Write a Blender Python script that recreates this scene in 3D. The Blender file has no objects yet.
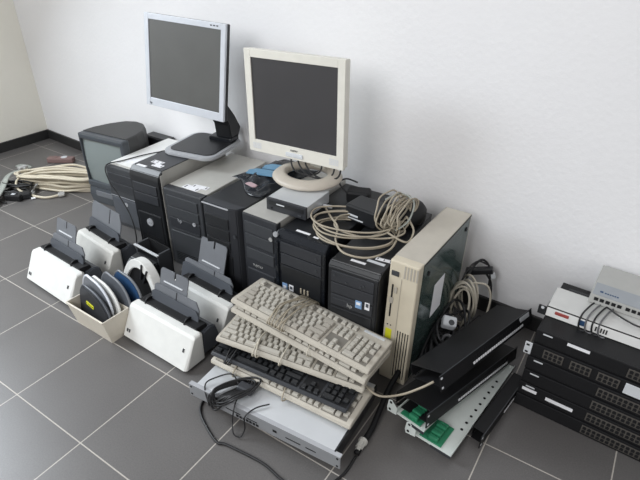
import bpy, bmesh, math, random
from mathutils import Vector, Matrix, Euler
random.seed(7)
C = bpy.context.scene.collection
PI = math.pi
R = math.radians

# ------------------------------------------------------------------ materials
def new_mat(name):
    m = bpy.data.materials.new(name); m.use_nodes = True
    nt = m.node_tree; nt.nodes.clear()
    out = nt.nodes.new('ShaderNodeOutputMaterial'); b = nt.nodes.new('ShaderNodeBsdfPrincipled')
    nt.links.new(b.outputs[0], out.inputs[0])
    return m, nt, b

def mat(name, col, rough=.5, metal=0, var=.06, scale=30, bump=0, bscale=400, spec=.5):
    m, nt, b = new_mat(name)
    tc = nt.nodes.new('ShaderNodeTexCoord')
    n = nt.nodes.new('ShaderNodeTexNoise'); n.inputs['Scale'].default_value = scale; n.inputs['Detail'].default_value = 5
    nt.links.new(tc.outputs['Object'], n.inputs['Vector'])
    mx = nt.nodes.new('ShaderNodeMix'); mx.data_type = 'RGBA'
    mx.inputs[6].default_value = (*[c*(1-var*1.6) for c in col], 1)
    mx.inputs[7].default_value = (*[min(1, c*(1+var)) for c in col], 1)
    nt.links.new(n.outputs['Fac'], mx.inputs[0])
    nt.links.new(mx.outputs[2], b.inputs['Base Color'])
    b.inputs['Roughness'].default_value = rough; b.inputs['Metallic'].default_value = metal
    b.inputs['Specular IOR Level'].default_value = spec
    if bump:
        n2 = nt.nodes.new('ShaderNodeTexNoise'); n2.inputs['Scale'].default_value = bscale
        nt.links.new(tc.outputs['Object'], n2.inputs['Vector'])
        bp = nt.nodes.new('ShaderNodeBump'); bp.inputs['Strength'].default_value = bump; bp.inputs['Distance'].default_value = .002
        nt.links.new(n2.outputs['Fac'], bp.inputs['Height']); nt.links.new(bp.outputs[0], b.inputs['Normal'])
    return m

def wall_mat(name, col):
    m = mat(name, col, .9, var=.02, scale=3, spec=.2)
    nt = m.node_tree; b = [n for n in nt.nodes if n.type == 'BSDF_PRINCIPLED'][0]
    tc = [n for n in nt.nodes if n.type == 'TEX_COORD'][0]
    n1 = nt.nodes.new('ShaderNodeTexNoise'); n1.inputs['Scale'].default_value = 130; n1.inputs['Detail'].default_value = 4
    n2 = nt.nodes.new('ShaderNodeTexVoronoi'); n2.inputs['Scale'].default_value = 55
    nt.links.new(tc.outputs['Object'], n1.inputs['Vector']); nt.links.new(tc.outputs['Object'], n2.inputs['Vector'])
    ad = nt.nodes.new('ShaderNodeMath'); ad.operation = 'ADD'
    nt.links.new(n1.outputs['Fac'], ad.inputs[0]); nt.links.new(n2.outputs['Distance'], ad.inputs[1])
    bp = nt.nodes.new('ShaderNodeBump'); bp.inputs['Strength'].default_value = .2; bp.inputs['Distance'].default_value = .003
    nt.links.new(ad.outputs[0], bp.inputs['Height']); nt.links.new(bp.outputs[0], b.inputs['Normal'])
    return m

def floor_mat():
    m, nt, b = new_mat('grey_floor_tiles')
    N = nt.nodes.new; L = nt.links.new
    tc = N('ShaderNodeTexCoord'); br = N('ShaderNodeTexBrick')
    mp = N('ShaderNodeMapping'); mp.inputs['Location'].default_value = (30.0, 30.0, 0)
    L(tc.outputs['Object'], mp.inputs[0]); L(mp.outputs[0], br.inputs['Vector'])
    br.offset = 0; br.squash = 1
    br.inputs['Scale'].default_value = 1; br.inputs['Brick Width'].default_value = .3; br.inputs['Row Height'].default_value = .3
    br.inputs['Mortar Size'].default_value = .0019; br.inputs['Mortar Smooth'].default_value = .25; br.inputs['Bias'].default_value = 0
    br.inputs['Color1'].default_value = (.108, .102, .099, 1); br.inputs['Color2'].default_value = (.117, .111, .107, 1)
    br.inputs['Mortar'].default_value = (.42, .39, .35, 1)
    n = N('ShaderNodeTexNoise'); n.inputs['Scale'].default_value = 260; n.inputs['Detail'].default_value = 3
    n3 = N('ShaderNodeTexNoise'); n3.inputs['Scale'].default_value = 5; n3.inputs['Detail'].default_value = 4
    L(tc.outputs['Object'], n.inputs['Vector']); L(tc.outputs['Object'], n3.inputs['Vector'])
    r = N('ShaderNodeMapRange'); r.inputs[3].default_value = .72; r.inputs[4].default_value = 1.3
    L(n.outputs['Fac'], r.inputs[0])
    r3 = N('ShaderNodeMapRange'); r3.inputs[3].default_value = .88; r3.inputs[4].default_value = 1.12
    L(n3.outputs['Fac'], r3.inputs[0])
    mu = N('ShaderNodeMath'); mu.operation = 'MULTIPLY'; L(r.outputs[0], mu.inputs[0]); L(r3.outputs[0], mu.inputs[1])
    vm = N('ShaderNodeVectorMath'); vm.operation = 'SCALE'
    L(br.outputs['Color'], vm.inputs[0]); L(mu.outputs[0], vm.inputs['Scale']); L(vm.outputs[0], b.inputs['Base Color'])
    b.inputs['Roughness'].default_value = .37
    b.inputs['Specular IOR Level'].default_value = .6
    inv = N('ShaderNodeMath'); inv.operation = 'SUBTRACT'; inv.inputs[0].default_value = 1; L(br.outputs['Fac'], inv.inputs[1])
    ad = N('ShaderNodeMath'); ad.operation = 'MULTIPLY_ADD'; L(n.outputs['Fac'], ad.inputs[0]); ad.inputs[1].default_value = .25; L(inv.outputs[0], ad.inputs[2])
    bp = N('ShaderNodeBump'); bp.inputs['Strength'].default_value = .5; bp.inputs['Distance'].default_value = .0015
    L(ad.outputs[0], bp.inputs['Height']); L(bp.outputs[0], b.inputs['Normal'])
    return m

M = {}
def D(k, *a, **kw): M[k] = mat(k, *a, **kw)
D('black_plastic', (.014, .015, .017), .38)
D('matte_black', (.008, .008, .009), .6, spec=.35)
D('rack_black', (.009, .009, .010), .5, spec=.3)
D('gloss_black', (.012, .014, .018), .14)
D('dark_grey_plastic', (.045, .048, .053), .42)
D('charcoal_plastic', (.030, .032, .037), .4)
D('slate_plastic', (.15, .158, .172), .38)
D('slate_dark', (.075, .082, .095), .4)
D('crt_grey', (.060, .068, .078), .36)
D('crt_top', (.045, .045, .045), .55)
D('silver_plastic', (.42, .43, .45), .35, metal=.15)
D('silver_bezel', (.60, .625, .67), .35, metal=.1)
D('silver_paint', (.47, .46, .43), .45, metal=.15)
D('brushed_steel', (.66, .68, .70), .34, metal=.45, scale=8)
D('unit_face', (.33, .34, .355), .38, metal=.3)
D('zinc', (.56, .55, .51), .42, metal=.2)
D('white_plastic', (.80, .80, .78), .4)
D('off_white', (.66, .65, .61), .45)
D('bright_white', (.72, .72, .69), .4)
D('beige', (.60, .54, .42), .45, var=.05)
D('beige_light', (.49, .455, .39), .5, var=.08)
D('beige_key', (.48, .455, .40), .5)
D('key_shade', (.20, .185, .16), .7)  # dark tone painted for the shade between the keys
D('beige_dark', (.40, .37, .32), .5)
D('cardboard_cream', (.66, .61, .52), .6)
D('ring_beige', (.52, .47, .40), .45, var=.12, scale=14)
D('monitor_white', (.72, .70, .63), .42)
D('cable_cream', (.60, .54, .42), .45)
D('cable_beige', (.50, .46, .38), .5)
D('cable_tan', (.36, .315, .24), .5)
D('cable_black', (.012, .012, .013), .45)
D('cable_grey', (.12, .12, .125), .45)
D('cable_greygreen', (.32, .34, .31), .5)
D('connector_grey', (.38, .38, .37), .45)
D('paper', (.80, .80, .82), .7, var=.02)
D('label_dim', (.60, .62, .64), .6)
D('yellow', (.72, .72, .03), .5)
D('blue_wrap', (.14, .29, .43), .4)
D('blue_sticker', (.22, .36, .58), .4)
D('pink_label', (.50, .36, .38), .5)
D('red', (.35, .07, .06), .5)
D('maroon', (.22, .14, .13), .5)
D('navy', (.02, .06, .14), .4)
D('green_pcb', (.025, .20, .10), .4)
D('grey_switch', (.42, .42, .40), .5)
D('grey_switch_dark', (.30, .32, .34), .5)
D('white_pcb', (.62, .66, .63), .45)
D('port_frame', (.075, .068, .06), .5)
D('router_grey', (.60, .60, .58), .45)
D('baseboard', (.022, .022, .022), .45, bump=.1)
D('screen', (.095, .095, .090), .45, var=.12, scale=9)
D('screen2', (.045, .043, .045), .45, var=.10, scale=9)
D('crt_glass', (.21, .24, .235), .14, var=.02)
D('bag_film', (.022, .025, .030), .22, bump=.8, bscale=25)
M['wall'] = wall_mat('white_plaster', (.815, .81, .815))
M['wall_warm_light'] = wall_mat('white_plaster_warm_light', (.86, .84, .76))  # warm indirect light on the left wall put into its plaster colour
M['floor'] = floor_mat()
def translucent_panel():
    m, nt, b = new_mat('smoked_green_acrylic')
    b.inputs['Base Color'].default_value = (.17, .25, .235, 1); b.inputs['Roughness'].default_value = .12
    b.inputs['Transmission Weight'].default_value = .75; b.inputs['IOR'].default_value = 1.3
    return m
M['acrylic'] = translucent_panel()
M['silver_glass'] = M['crt_glass']

# ------------------------------------------------------------------ mesh building
class MB:
    def __init__(s): s.bm = bmesh.new(); s.mats = []
    def mi(s, m):
        if m is None: return 0
        if m not in s.mats: s.mats.append(m)
        return s.mats.index(m)
    def _fin(s, geom_faces, m, smooth=False):
        i = s.mi(m)
        for f in geom_faces: f.material_index = i; f.smooth = smooth
    def box(s, x0, x1, y0, y1, z0, z1, m=None, bev=0, mx=None, seg=2):
        r = bmesh.ops.create_cube(s.bm, size=1)
        vs = r['verts']
        T = Matrix.Translation(((x0+x1)/2, (y0+y1)/2, (z0+z1)/2)) @ Matrix.Diagonal((abs(x1-x0), abs(y1-y0), abs(z1-z0), 1))
        if mx: T = mx @ T
        bmesh.ops.transform(s.bm, matrix=T, verts=vs)
        fs = set(f for v in vs for f in v.link_faces)
        if bev:
            es = set(e for v in vs for e in v.link_edges)
            rr = bmesh.ops.bevel(s.bm, geom=list(es), offset=bev, segments=seg, affect='EDGES', profile=.5)
            vv = set(v for f in rr['faces'] for v in f.verts)
            fs = set(f for v in vv for f in v.link_faces)
        s._fin(fs, m)
        return s
    def prism(s, pts, a0, a1, axis='x', m=None, bev=0, mx=None, smooth=False):
        """extrude a 2D outline: axis x -> pts are (y,z); y -> (x,z); z -> (x,y)"""
        def P(u, v, a): return {'x': (a, u, v), 'y': (u, a, v), 'z': (u, v, a)}[axis]
        A = [s.bm.verts.new(P(u, v, a0)) for u, v in pts]; B = [s.bm.verts.new(P(u, v, a1)) for u, v in pts]
        n = len(pts); fs = [s.bm.faces.new(A), s.bm.faces.new(B[::-1])]
        for i in range(n): fs.append(s.bm.faces.new((A[i], B[i], B[(i+1) % n], A[(i+1) % n])))
        bmesh.ops.recalc_face_normals(s.bm, faces=fs)
        if bev:
            es = set(e for f in fs for e in f.edges)
            rr = bmesh.ops.bevel(s.bm, geom=list(es), offset=bev, segments=2, affect='EDGES')
            vv = set(v for f in rr['faces'] for v in f.verts); fs = set(f for v in vv for f in v.link_faces)
        if mx: bmesh.ops.transform(s.bm, matrix=mx, verts=list(set(v for f in fs for v in f.verts)))
        s._fin(fs, m, smooth)
        return s
    def loft(s, rings, m=None, closed=True, caps=True, smooth=True):
        V = [[s.bm.verts.new(p) for p in r] for r in rings]; fs = []
        n = len(rings[0])
        for a, b in zip(V, V[1:]):
            for i in range(n if closed else n-1): fs.append(s.bm.faces.new((a[i], a[(i+1) % n], b[(i+1) % n], b[i])))
        if caps and closed: fs += [s.bm.faces.new(V[0][::-1]), s.bm.faces.new(V[-1])]
        bmesh.ops.recalc_face_normals(s.bm, faces=fs)
        s._fin(fs, m, smooth)
        return s
    def cyl(s, c, r, h, axis='z', m=None, n=24, r2=None, mx=None):
        r2 = r if r2 is None else r2
        rings = []
        for t, rad in ((0, r), (h, r2)):
            ring = []
            for i in range(n):
                a = 2*PI*i/n; u, v = rad*math.cos(a), rad*math.sin(a)
                q = {'z': (u, v, t), 'y': (u, t, v), 'x': (t, u, v)}[axis]
                q = Vector(c)+Vector(q)
                ring.append(mx @ q if mx else q)
            rings.append(ring)
        s.loft(rings, m, smooth=False)
        return s
    def tube(s, pts, r, m=None, n=7, closed=False, sub=6, flat=1.0, spline=True):
        P = [Vector(p) for p in pts]
        if spline:
            Q = []; k = len(P)
            rng = range(k if closed else k-1)
            for i in rng:
                if closed: p0, p1, p2, p3 = P[i-1], P[i], P[(i+1) % k], P[(i+2) % k]
                else: p0, p1, p2, p3 = P[max(i-1, 0)], P[i], P[i+1], P[min(i+2, k-1)]
                for j in range(sub):
                    t = j/sub
                    Q.append(.5*((2*p1)+(-p0+p2)*t+(2*p0-5*p1+4*p2-p3)*t*t+(-p0+3*p1-3*p2+p3)*t**3))
            if not closed: Q.append(P[-1])
            P = Q
        # parallel transport
        k = len(P); T = []
        for i in range(k):
            a = P[i-1] if (i or closed) else P[0]; b = P[(i+1) % k] if (i < k-1 or closed) else P[-1]
            d = (b-a); T.append(d.normalized() if d.length > 1e-9 else Vector((0, 0, 1)))
        nrm = T[0].orthogonal().normalized() if abs(T[0].z) > .9 else Vector((0, 0, 1)).cross(T[0]).normalized()
        rings = []
        for i in range(k):
            nrm = (nrm - T[i]*nrm.dot(T[i])).normalized(); bn = T[i].cross(nrm)
            rings.append([s.bm.verts.new(P[i]+nrm*(r*math.cos(2*PI*j/n))+bn*(r*flat*math.sin(2*PI*j/n))) for j in range(n)])
        fs = []
        for i in range(k if closed else k-1):
            a, b = rings[i], rings[(i+1) % k]
            for j in range(n): fs.append(s.bm.faces.new((a[j], a[(j+1) % n], b[(j+1) % n], b[j])))
        if not closed: fs += [s.bm.faces.new(rings[0][::-1]), s.bm.faces.new(rings[-1])]
        bmesh.ops.recalc_face_normals(s.bm, faces=fs)
        s._fin(fs, m, True)
        return s
    def done(s, name, m, parent=None, loc=None, rot=None):
        me = bpy.data.meshes.new(name)
        if not s.mats: s.mats = [m]
        for k in s.mats: me.materials.append(M[k if k else m])
        s.bm.to_mesh(me); s.bm.free()
        o = bpy.data.objects.new(name, me); C.objects.link(o)
        if parent: o.parent = parent
        if loc: o.location = loc
        if rot: o.rotation_euler = rot
        return o

def rrect(w, h, r, n=5, cx=0, cy=0):
    pts = []
    for sx, sy, a0 in ((1, 1, 0), (-1, 1, 90), (-1, -1, 180), (1, -1, 270)):
        for i in range(n+1):
            a = R(a0+90*i/n); pts.append((cx+sx*(w/2-r)+r*math.cos(a), cy+sy*(h/2-r)+r*math.sin(a)))
    return pts

def tag(o, label, cat, group=None, kind=None):
    o['label'] = label; o['category'] = cat
    if group: o['group'] = group
    if kind: o['kind'] = kind
    return o
def thing(name, label, cat, loc, yaw=0, pit=0, rol=0, group=None):
    o = bpy.data.objects.new(name, None); o.empty_display_size = .05; C.objects.link(o)
    o.rotation_mode = 'YXZ'; o.location = loc; o.rotation_euler = (R(pit), R(rol), R(yaw))
    return tag(o, label, cat, group)
def bx(name, m, parent, *d, bev=0, **kw):
    return MB().box(*d, bev=bev, **kw).done(name, m, parent)
def cable(name, pts, r, m, parent=None, **kw):
    return MB().tube(pts, r, **kw).done(name, m, parent)
def text(name, body, size, m, parent, loc, rot, ext=.0004):
    cu = bpy.data.curves.new(name+'_curve', 'FONT'); cu.body = body; cu.size = size; cu.extrude = ext
    cu.align_x = 'CENTER'; cu.align_y = 'CENTER'; cu.resolution_u = 2
    tmp = bpy.data.objects.new('t', cu); C.objects.link(tmp)
    bpy.context.view_layer.update()
    me = bpy.data.meshes.new_from_object(tmp.evaluated_get(bpy.context.evaluated_depsgraph_get()))
    bpy.data.objects.remove(tmp); me.name = name
    me.materials.clear(); me.materials.append(M[m])
    o = bpy.data.objects.new(name, me); C.objects.link(o); o.parent = parent; o.location = loc; o.rotation_euler = rot
    return o
FRONT = (PI/2, 0, 0)   # text on a face that looks towards -y

# ------------------------------------------------------------------ the room
def struct(name, mb, m):
    o = mb.done(name, m); o['kind'] = 'structure'; return o
YW, XL = .4155, -.711
struct('floor', MB().box(XL-.1, 5.2, -4.6, .53, -.08, 0), 'floor')
WR = Matrix.Translation((XL, .427, 0)) @ Matrix.Rotation(R(-3.2), 4, 'Z')   # the back wall runs slightly askew to the tile grid
struct('wall_back', MB().box(-.1, 6, 0, .1, 0, 2.9, mx=WR), 'wall')
w = MB()   # left wall with a window opening, far out of the picture
w.box(XL-.1, XL, -.2, .43, 0, 2.9); w.box(XL-.1, XL, -4.6, -1.7, 0, 2.9); w.box(XL-.1, XL, -1.7, -.2, 0, 1.1); w.box(XL-.1, XL, -1.7, -.2, 2.4, 2.9)
struct('wall_left', w, 'wall_warm_light')
struct('baseboard_back', MB().box(0, 5.9, -.012, 0, 0, .058, bev=.002, mx=WR), 'baseboard')
struct('baseboard_left', MB().box(XL, XL+.012, -4.6, .415, 0, .058, bev=.002), 'baseboard')

# ------------------------------------------------------------------ CRT television
def television():
    t = thing('television', 'dark grey tube television with a domed top, standing on the floor by the corner', 'television', (.299, .026, 0), 6)
    w, h = .283, .360
    # housing: D shaped plan, narrowing towards the back
    plan = [(0, 0.02), (w, .02), (w-.004, .09), (w-.022, .15), (w-.055, .20), (w-.10, .235), (.13, .245), (.08, .225), (.035, .16), (.006, .08)]
    def ring(z, k):
        cx, cy = w/2, .12
        return [(cx+(x-cx)*k, .02+(y-.02)*k, z) for x, y in plan]
    MB().loft([ring(.0, .86), ring(.03, .9), ring(.10, .985), ring(.28, 1), ring(h-.012, .985), ring(h-.003, .965), ring(h, .93)], smooth=False).done('housing', 'crt_top', t)
    # front bezel as a frame around the tube
    b = MB(); bz = 'crt_grey'
    b.box(0, w, -.012, .03, h-.032, h-.004, bz, .007)          # top bar
    b.box(0, .009, -.010, .03, .105, h-.01, bz, .004)
    b.box(w-.022, w, -.012, .03, .105, h-.01, bz, .006)
    b.box(0, w, -.014, .03, .088, .118, bz, .006)
    b.done('front_bezel', 'crt_grey', t)
    # bulging screen
    nx, nz = 12, 12; x0, x1, z0, z1 = .007, w-.020, .112, h-.030
    s = MB(); V = []
    for j in range(nz+1):
        row = []
        for i in range(nx+1):
            u, v = i/nx*2-1, j/nz*2-1
            row.append(s.bm.verts.new((x0+(x1-x0)*i/nx, .006-.016*(1-u*u)*.6-.016*(1-v*v)*.5, z0+(z1-z0)*j/nz)))
        V.append(row)
    fs = [s.bm.faces.new((V[j][i], V[j][i+1], V[j+1][i+1], V[j+1][i])) for j in range(nz) for i in range(nx)]
    s._fin(fs, 'crt_glass', True); s.done('screen', 'crt_glass', t)
    lp = MB(); lp.prism([(-.012, .088), (-.02, .05), (-.012, .0), (.03, 0), (.03, .088)], .002, w-.002, 'x', bev=.004); lp.done('lower_panel', 'crt_grey', t)
    bx('control_flap', 'slate_plastic', t, .05, .19, -.0215, -.014, .045, .072, bev=.002)
    bx('speaker_grille', 'dark_grey_plastic', t, .20, .265, -.0215, -.014, .03, .072, bev=.002)
television()

# ------------------------------------------------------------------ PC towers
def vents(b, x0, x1, z0, z1, n, y, horizontal=True, m='matte_black', th=.0025):
    for i in range(n):
        if horizontal:
            z = z0+(z1-z0)*(i+.5)/n; b.box(x0, x1, y-.0012, y+.002, z-th/2, z+th/2, m)
        else:
            x = x0+(x1-x0)*(i+.5)/n; b.box(x-th/2, x+th/2, y-.0012, y+.002, z0, z1, m)

def sticker(parent, name, m, cx, cz, w, h, y=-.0008):
    return bx(name, m, parent, cx-w/2, cx+w/2, y-.0006, y+.0006, cz-h/2, cz+h/2)
def top_sticker(parent, m, x, y, z, w, d, ang=0, name='sticker', marks=0):
    b = MB(); mx = Matrix.Translation((x, y, z)) @ Matrix.Rotation(R(ang), 4, 'Z')
    b.box(-w/2, w/2, -d/2, d/2, 0, .0007, m, mx=mx)
    for i in range(marks):
        u = -w*.38+(w*.76)*i/max(1, marks-1)
        b.box(u-w*.03, u+w*.03, -d*.28, d*.28, .0006, .0011, 'matte_black', mx=mx)
    return b.done(name, m, parent)

def tower_a():
    w, d, h = .175, .385, .293
    t = thing('computer_tower', 'low black-fronted computer tower with a white lid under loose cables, beside the tube television', 'computer', (.592, -.068, 0), 3, group=None)
    MB().box(0, w, .02, d, 0, h, bev=.003).done('casing', 'silver_paint', t)
    bx('lid', 'white_plastic', t, .001, w-.001, .035, d-.002, h, h+.002)
    b = MB(); b.box(0, w, 0, .022, 0, h, 'dark_grey_plastic', .005); b.box(.006, w-.006, -.002, .01, h*.52, h*.525, 'silver_plastic'); b.done('front_bezel', 'dark_grey_plastic', t)
    for z in (h-.05, h-.095): bx('drive_bay_cover', 'charcoal_plastic', t, .012, w-.012, -.004, .004, z-.018, z+.020, bev=.002)
    bx('lower_panel', 'slate_dark', t, .01, w-.01, -.004, .004, .02, h*.5, bev=.003)
    MB().cyl((w*.55, -.002, h*.42), .010, -.004, 'y').done('power_button', 'silver_plastic', t)
    top_sticker(t, 'paper', .10, .09, h+.0022, .09, .05, 8, 'paper_sheet')
tower_a()

def dell():
    w, d, h = .155, .40, .385
    t = thing('computer_tower', 'black computer tower with a round silver badge on its front and stickers on its edge', 'computer', (.88, -.158, 0), 3)
    b = MB(); b.prism([(.018, 0), (d, 0), (d, h), (.03, h), (.018, h-.012)], .002, w-.002, 'x', bev=.002); b.done('casing', 'silver_paint', t)
    bx('lid', 'charcoal_plastic', t, .004, w-.004, .03, d-.004, h-.001, h+.003, bev=.001)
    b = MB()
    prof = [(0, .01), (.008, 0), (.028, 0), (.028, h+.002), (.022, h+.003), (.006, h-.012), (0, h-.03)]
    b.prism(prof, 0, w, 'x', 'black_plastic', bev=.002); b.done('front_bezel', 'black_plastic', t)
    for z in (h-.075, h-.118): bx('drive_bay_cover', 'charcoal_plastic', t, .014, w-.014, -.004, .003, z-.019, z+.019, bev=.002)
    b = MB(); b.box(.014, w-.014, -.003, .003, .03, h*.52, 'black_plastic', .004)
    vents(b, .03, w-.03, .04, .10, 7, -.003); b.done('front_panel', 'black_plastic', t)
    e = MB(); e.cyl((w*.50, -.003, h*.42), .0165, -.004, 'y', n=28).cyl((w*.50, -.007, h*.42), .011, -.001, 'y', m='black_plastic'); e.mats[0] = 'silver_plastic'; e.done('round_badge', 'silver_plastic', t)
    text('badge_text', 'DELL', .0085, 'silver_plastic', t, (w*.5, -.0082, h*.42), FRONT)
    bx('edge_trim', 'silver_paint', t, w-.001, w+.003, .012, .03, .0, h-.01, bev=.001)
    top_sticker(t, 'paper', .045, .03, h+.003, .048, .014, 0)
    top_sticker(t, 'paper', .075, .085, h+.0032, .055, .024, 0, marks=3)
    top_sticker(t, 'paper', .10, .060, h+.0032, .05, .024, 0, marks=2)
dell()

def tower_c():
    w, d, h = .19, .41, .338
    t = thing('computer_tower', 'computer tower with a bare silver top and torn white stickers, black bays on its front', 'computer', (1.053, -.148, 0), 2.7)
    MB().box(.001, w-.001, .03, d, 0, h, bev=.002).done('casing', 'silver_paint', t)
    bx('lid', 'zinc', t, .002, w-.002, .034, d-.003, h-.001, h+.002)
    b = MB(); b.box(0, w, 0, .034, 0, h+.001, 'dark_grey_plastic', .005); b.box(0, w, .006, .034, h-.002, h+.0015, 'charcoal_plastic'); b.done('front_bezel', 'dark_grey_plastic', t)
    for z in (h-.045, h-.092): bx('drive_bay_cover', 'dark_grey_plastic', t, .016, w-.02, -.004, .004, z-.020, z+.021, bev=.0015)
    b = MB(); b.box(.016, w-.02, -.003, .003, h-.160, h-.118, 'charcoal_plastic', .002); b.box(.02, w-.024, -.005, .0, h-.165, h-.161, 'dark_grey_plastic'); b.done('floppy_bay', 'charcoal_plastic', t)
    MB().cyl((w-.045, -.002, h-.118), .008, -.004, 'y').done('power_button', 'silver_plastic', t)
    text('badge_text', 'hp', .022, 'silver_plastic', t, (w*.38, -.005, h-.122), FRONT)
    b = MB(); b.box(.016, w-.016, -.004, .003, .02, h-.175, 'dark_grey_plastic', .003); vents(b, .03, w-.03, .03, .07, 5, -.004); b.done('front_panel', 'dark_grey_plastic', t)
    top_sticker(t, 'paper', .10, .050, h+.0022, .075, .03, -4, marks=2); top_sticker(t, 'paper', .125, .072, h+.0027, .07, .025, 6, marks=2)
tower_c()

def tower_d():
    w, d, h = .165, .42, .40
    t = thing('computer_tower', 'tall black computer tower with a bulging front, under the bag with blue wrap', 'computer', (1.338, -.225, 0), 1.2)
    MB().box(.001, w-.001, .03, d, 0, h-.002, bev=.004).done('casing', 'black_plastic', t)
    prof = [(0, 0), (w, 0), (w, .03), (0, .03)]
    b = MB()
    outline = [(.0, .035), (.0, .006), (.02, -.004), (w*.75, -.006), (w-.015, .002), (w, .035)]
    b.prism(outline, 0, h, 'z', 'charcoal_plastic', bev=.003); b.done('front_bezel', 'charcoal_plastic', t)
    for z in (h-.06, h-.105, h-.150): bx('drive_bay_cover', 'black_plastic', t, .018, w-.045, -.010, -.002, z-.020, z+.020, bev=.002)
    bx('silver_trim', 'silver_plastic', t, .008, w*.74, -.0085, -.004, h-.006, h-.002, bev=.0008)
    b = MB(); b.box(.02, w-.04, -.010, -.002, .03, h-.185, 'black_plastic', .004); vents(b, .035, w-.055, .04, .12, 8, -.010); b.done('lower_panel', 'black_plastic', t)
    MB().cyl((w-.025, -.003, h-.10), .006, -.004, 'y').done('power_button', 'dark_grey_plastic', t)
tower_d()

def tower_e():
    w, d, h = .142, .41, .398
    t = thing('computer_tower', 'grey-fronted computer tower with a silver lid, under the loose optical drive', 'computer', (1.507, -.215, 0), -1)
    MB().box(.001, w-.001, .02, d, 0, h-.001, bev=.002).done('casing', 'silver_paint', t)
    bx('lid', 'silver_paint', t, .001, w-.001, .006, d-.003, h-.001, h+.0015)
    MB().box(0, w, 0, .024, 0, h, bev=.004).done('front_bezel', 'charcoal_plastic', t)
    for z in (h-.045, h-.09): bx('drive_bay_cover', 'dark_grey_plastic', t, .012, w-.014, -.004, .003, z-.020, z+.020, bev=.0015)
    bx('floppy_bay', 'dark_grey_plastic', t, .012, w-.014, -.003, .003, h-.165, h-.125, bev=.0015)
    text('badge_text', 'FUJITSU', .012, 'connector_grey', t, (w*.42, -.004, h-.185), FRONT)
    MB().cyl((w-.022, -.002, h-.06), .007, -.004, 'y').done('power_button', 'connector_grey', t)
    b = MB(); b.box(.012, w-.012, -.004, .003, .02, h-.205, 'charcoal_plastic', .003); vents(b, .03, w-.03, .03, .12, 8, -.004); b.done('front_panel', 'charcoal_plastic', t)
tower_e()

def tower_f():
    w, d, h = .183, .43, .386
    t = thing('computer_tower', 'black computer tower with a curved silver knob at its left corner, behind the keyboards', 'computer', (1.659, -.239, 0), .4)
    MB().box(.001, w-.001, .03, d, 0, h-.001, bev=.002).done('casing', 'black_plastic', t)
    b = MB(); b.prism([(0, .01), (.006, 0), (.035, 0), (.035, h+.001), (.018, h+.001), (0, h-.016)], 0, w, 'x', 'gloss_black', bev=.002); b.done('front_bezel', 'gloss_black', t)
    bx('drive_bay', 'charcoal_plastic', t, .022, w-.012, -.003, .003, h-.062, h-.026, bev=.0015)
    bx('drive_bay', 'charcoal_plastic', t, .022, w-.012, -.003, .003, h-.104, h-.067, bev=.0015)
    b = MB(); b.box(.022, w-.012, -.003, .003, .04, h-.11, 'black_plastic', .002); vents(b, .04, w-.03, .05, .16, 10, -.003, m='charcoal_plastic'); b.done('front_panel', 'black_plastic', t)
    for z in (h-.044, h-.085):
        MB().cyl((w-.030, -.002, z), .004, -.003, 'y').done('eject_button', 'dark_grey_plastic', t)
    bx('left_rail', 'gloss_black', t, .002, .014, -.007, .0, .02, h-.03, bev=.003)
    MB().cyl((.005, .0, h-.006), .0085, -.006, 'y').done('corner_knob', 'silver_plastic', t)
    a = sticker(t, 'blue_badge', 'blue_sticker', .036, h-.188, .019, .024, -.004); sticker(a, 'badge_centre', 'paper', .036, h-.190, .012, .009, -.0052)
    a = sticker(t, 'white_badge', 'paper', .061, h-.186, .017, .023, -.004); sticker(a, 'badge_centre', 'slate_dark', .061, h-.184, .009, .010, -.0052)
    for i in range(3): bx('socket', 'cable_tan', t, .095+.013*i, .101+.013*i, -.005, -.002, h-.192, h-.172, bev=.001)
    top_sticker(t, 'paper', .075, .045, h, .05, .010); top_sticker(t, 'paper', .125, .04, h, .018, .008)
tower_f()

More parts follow.
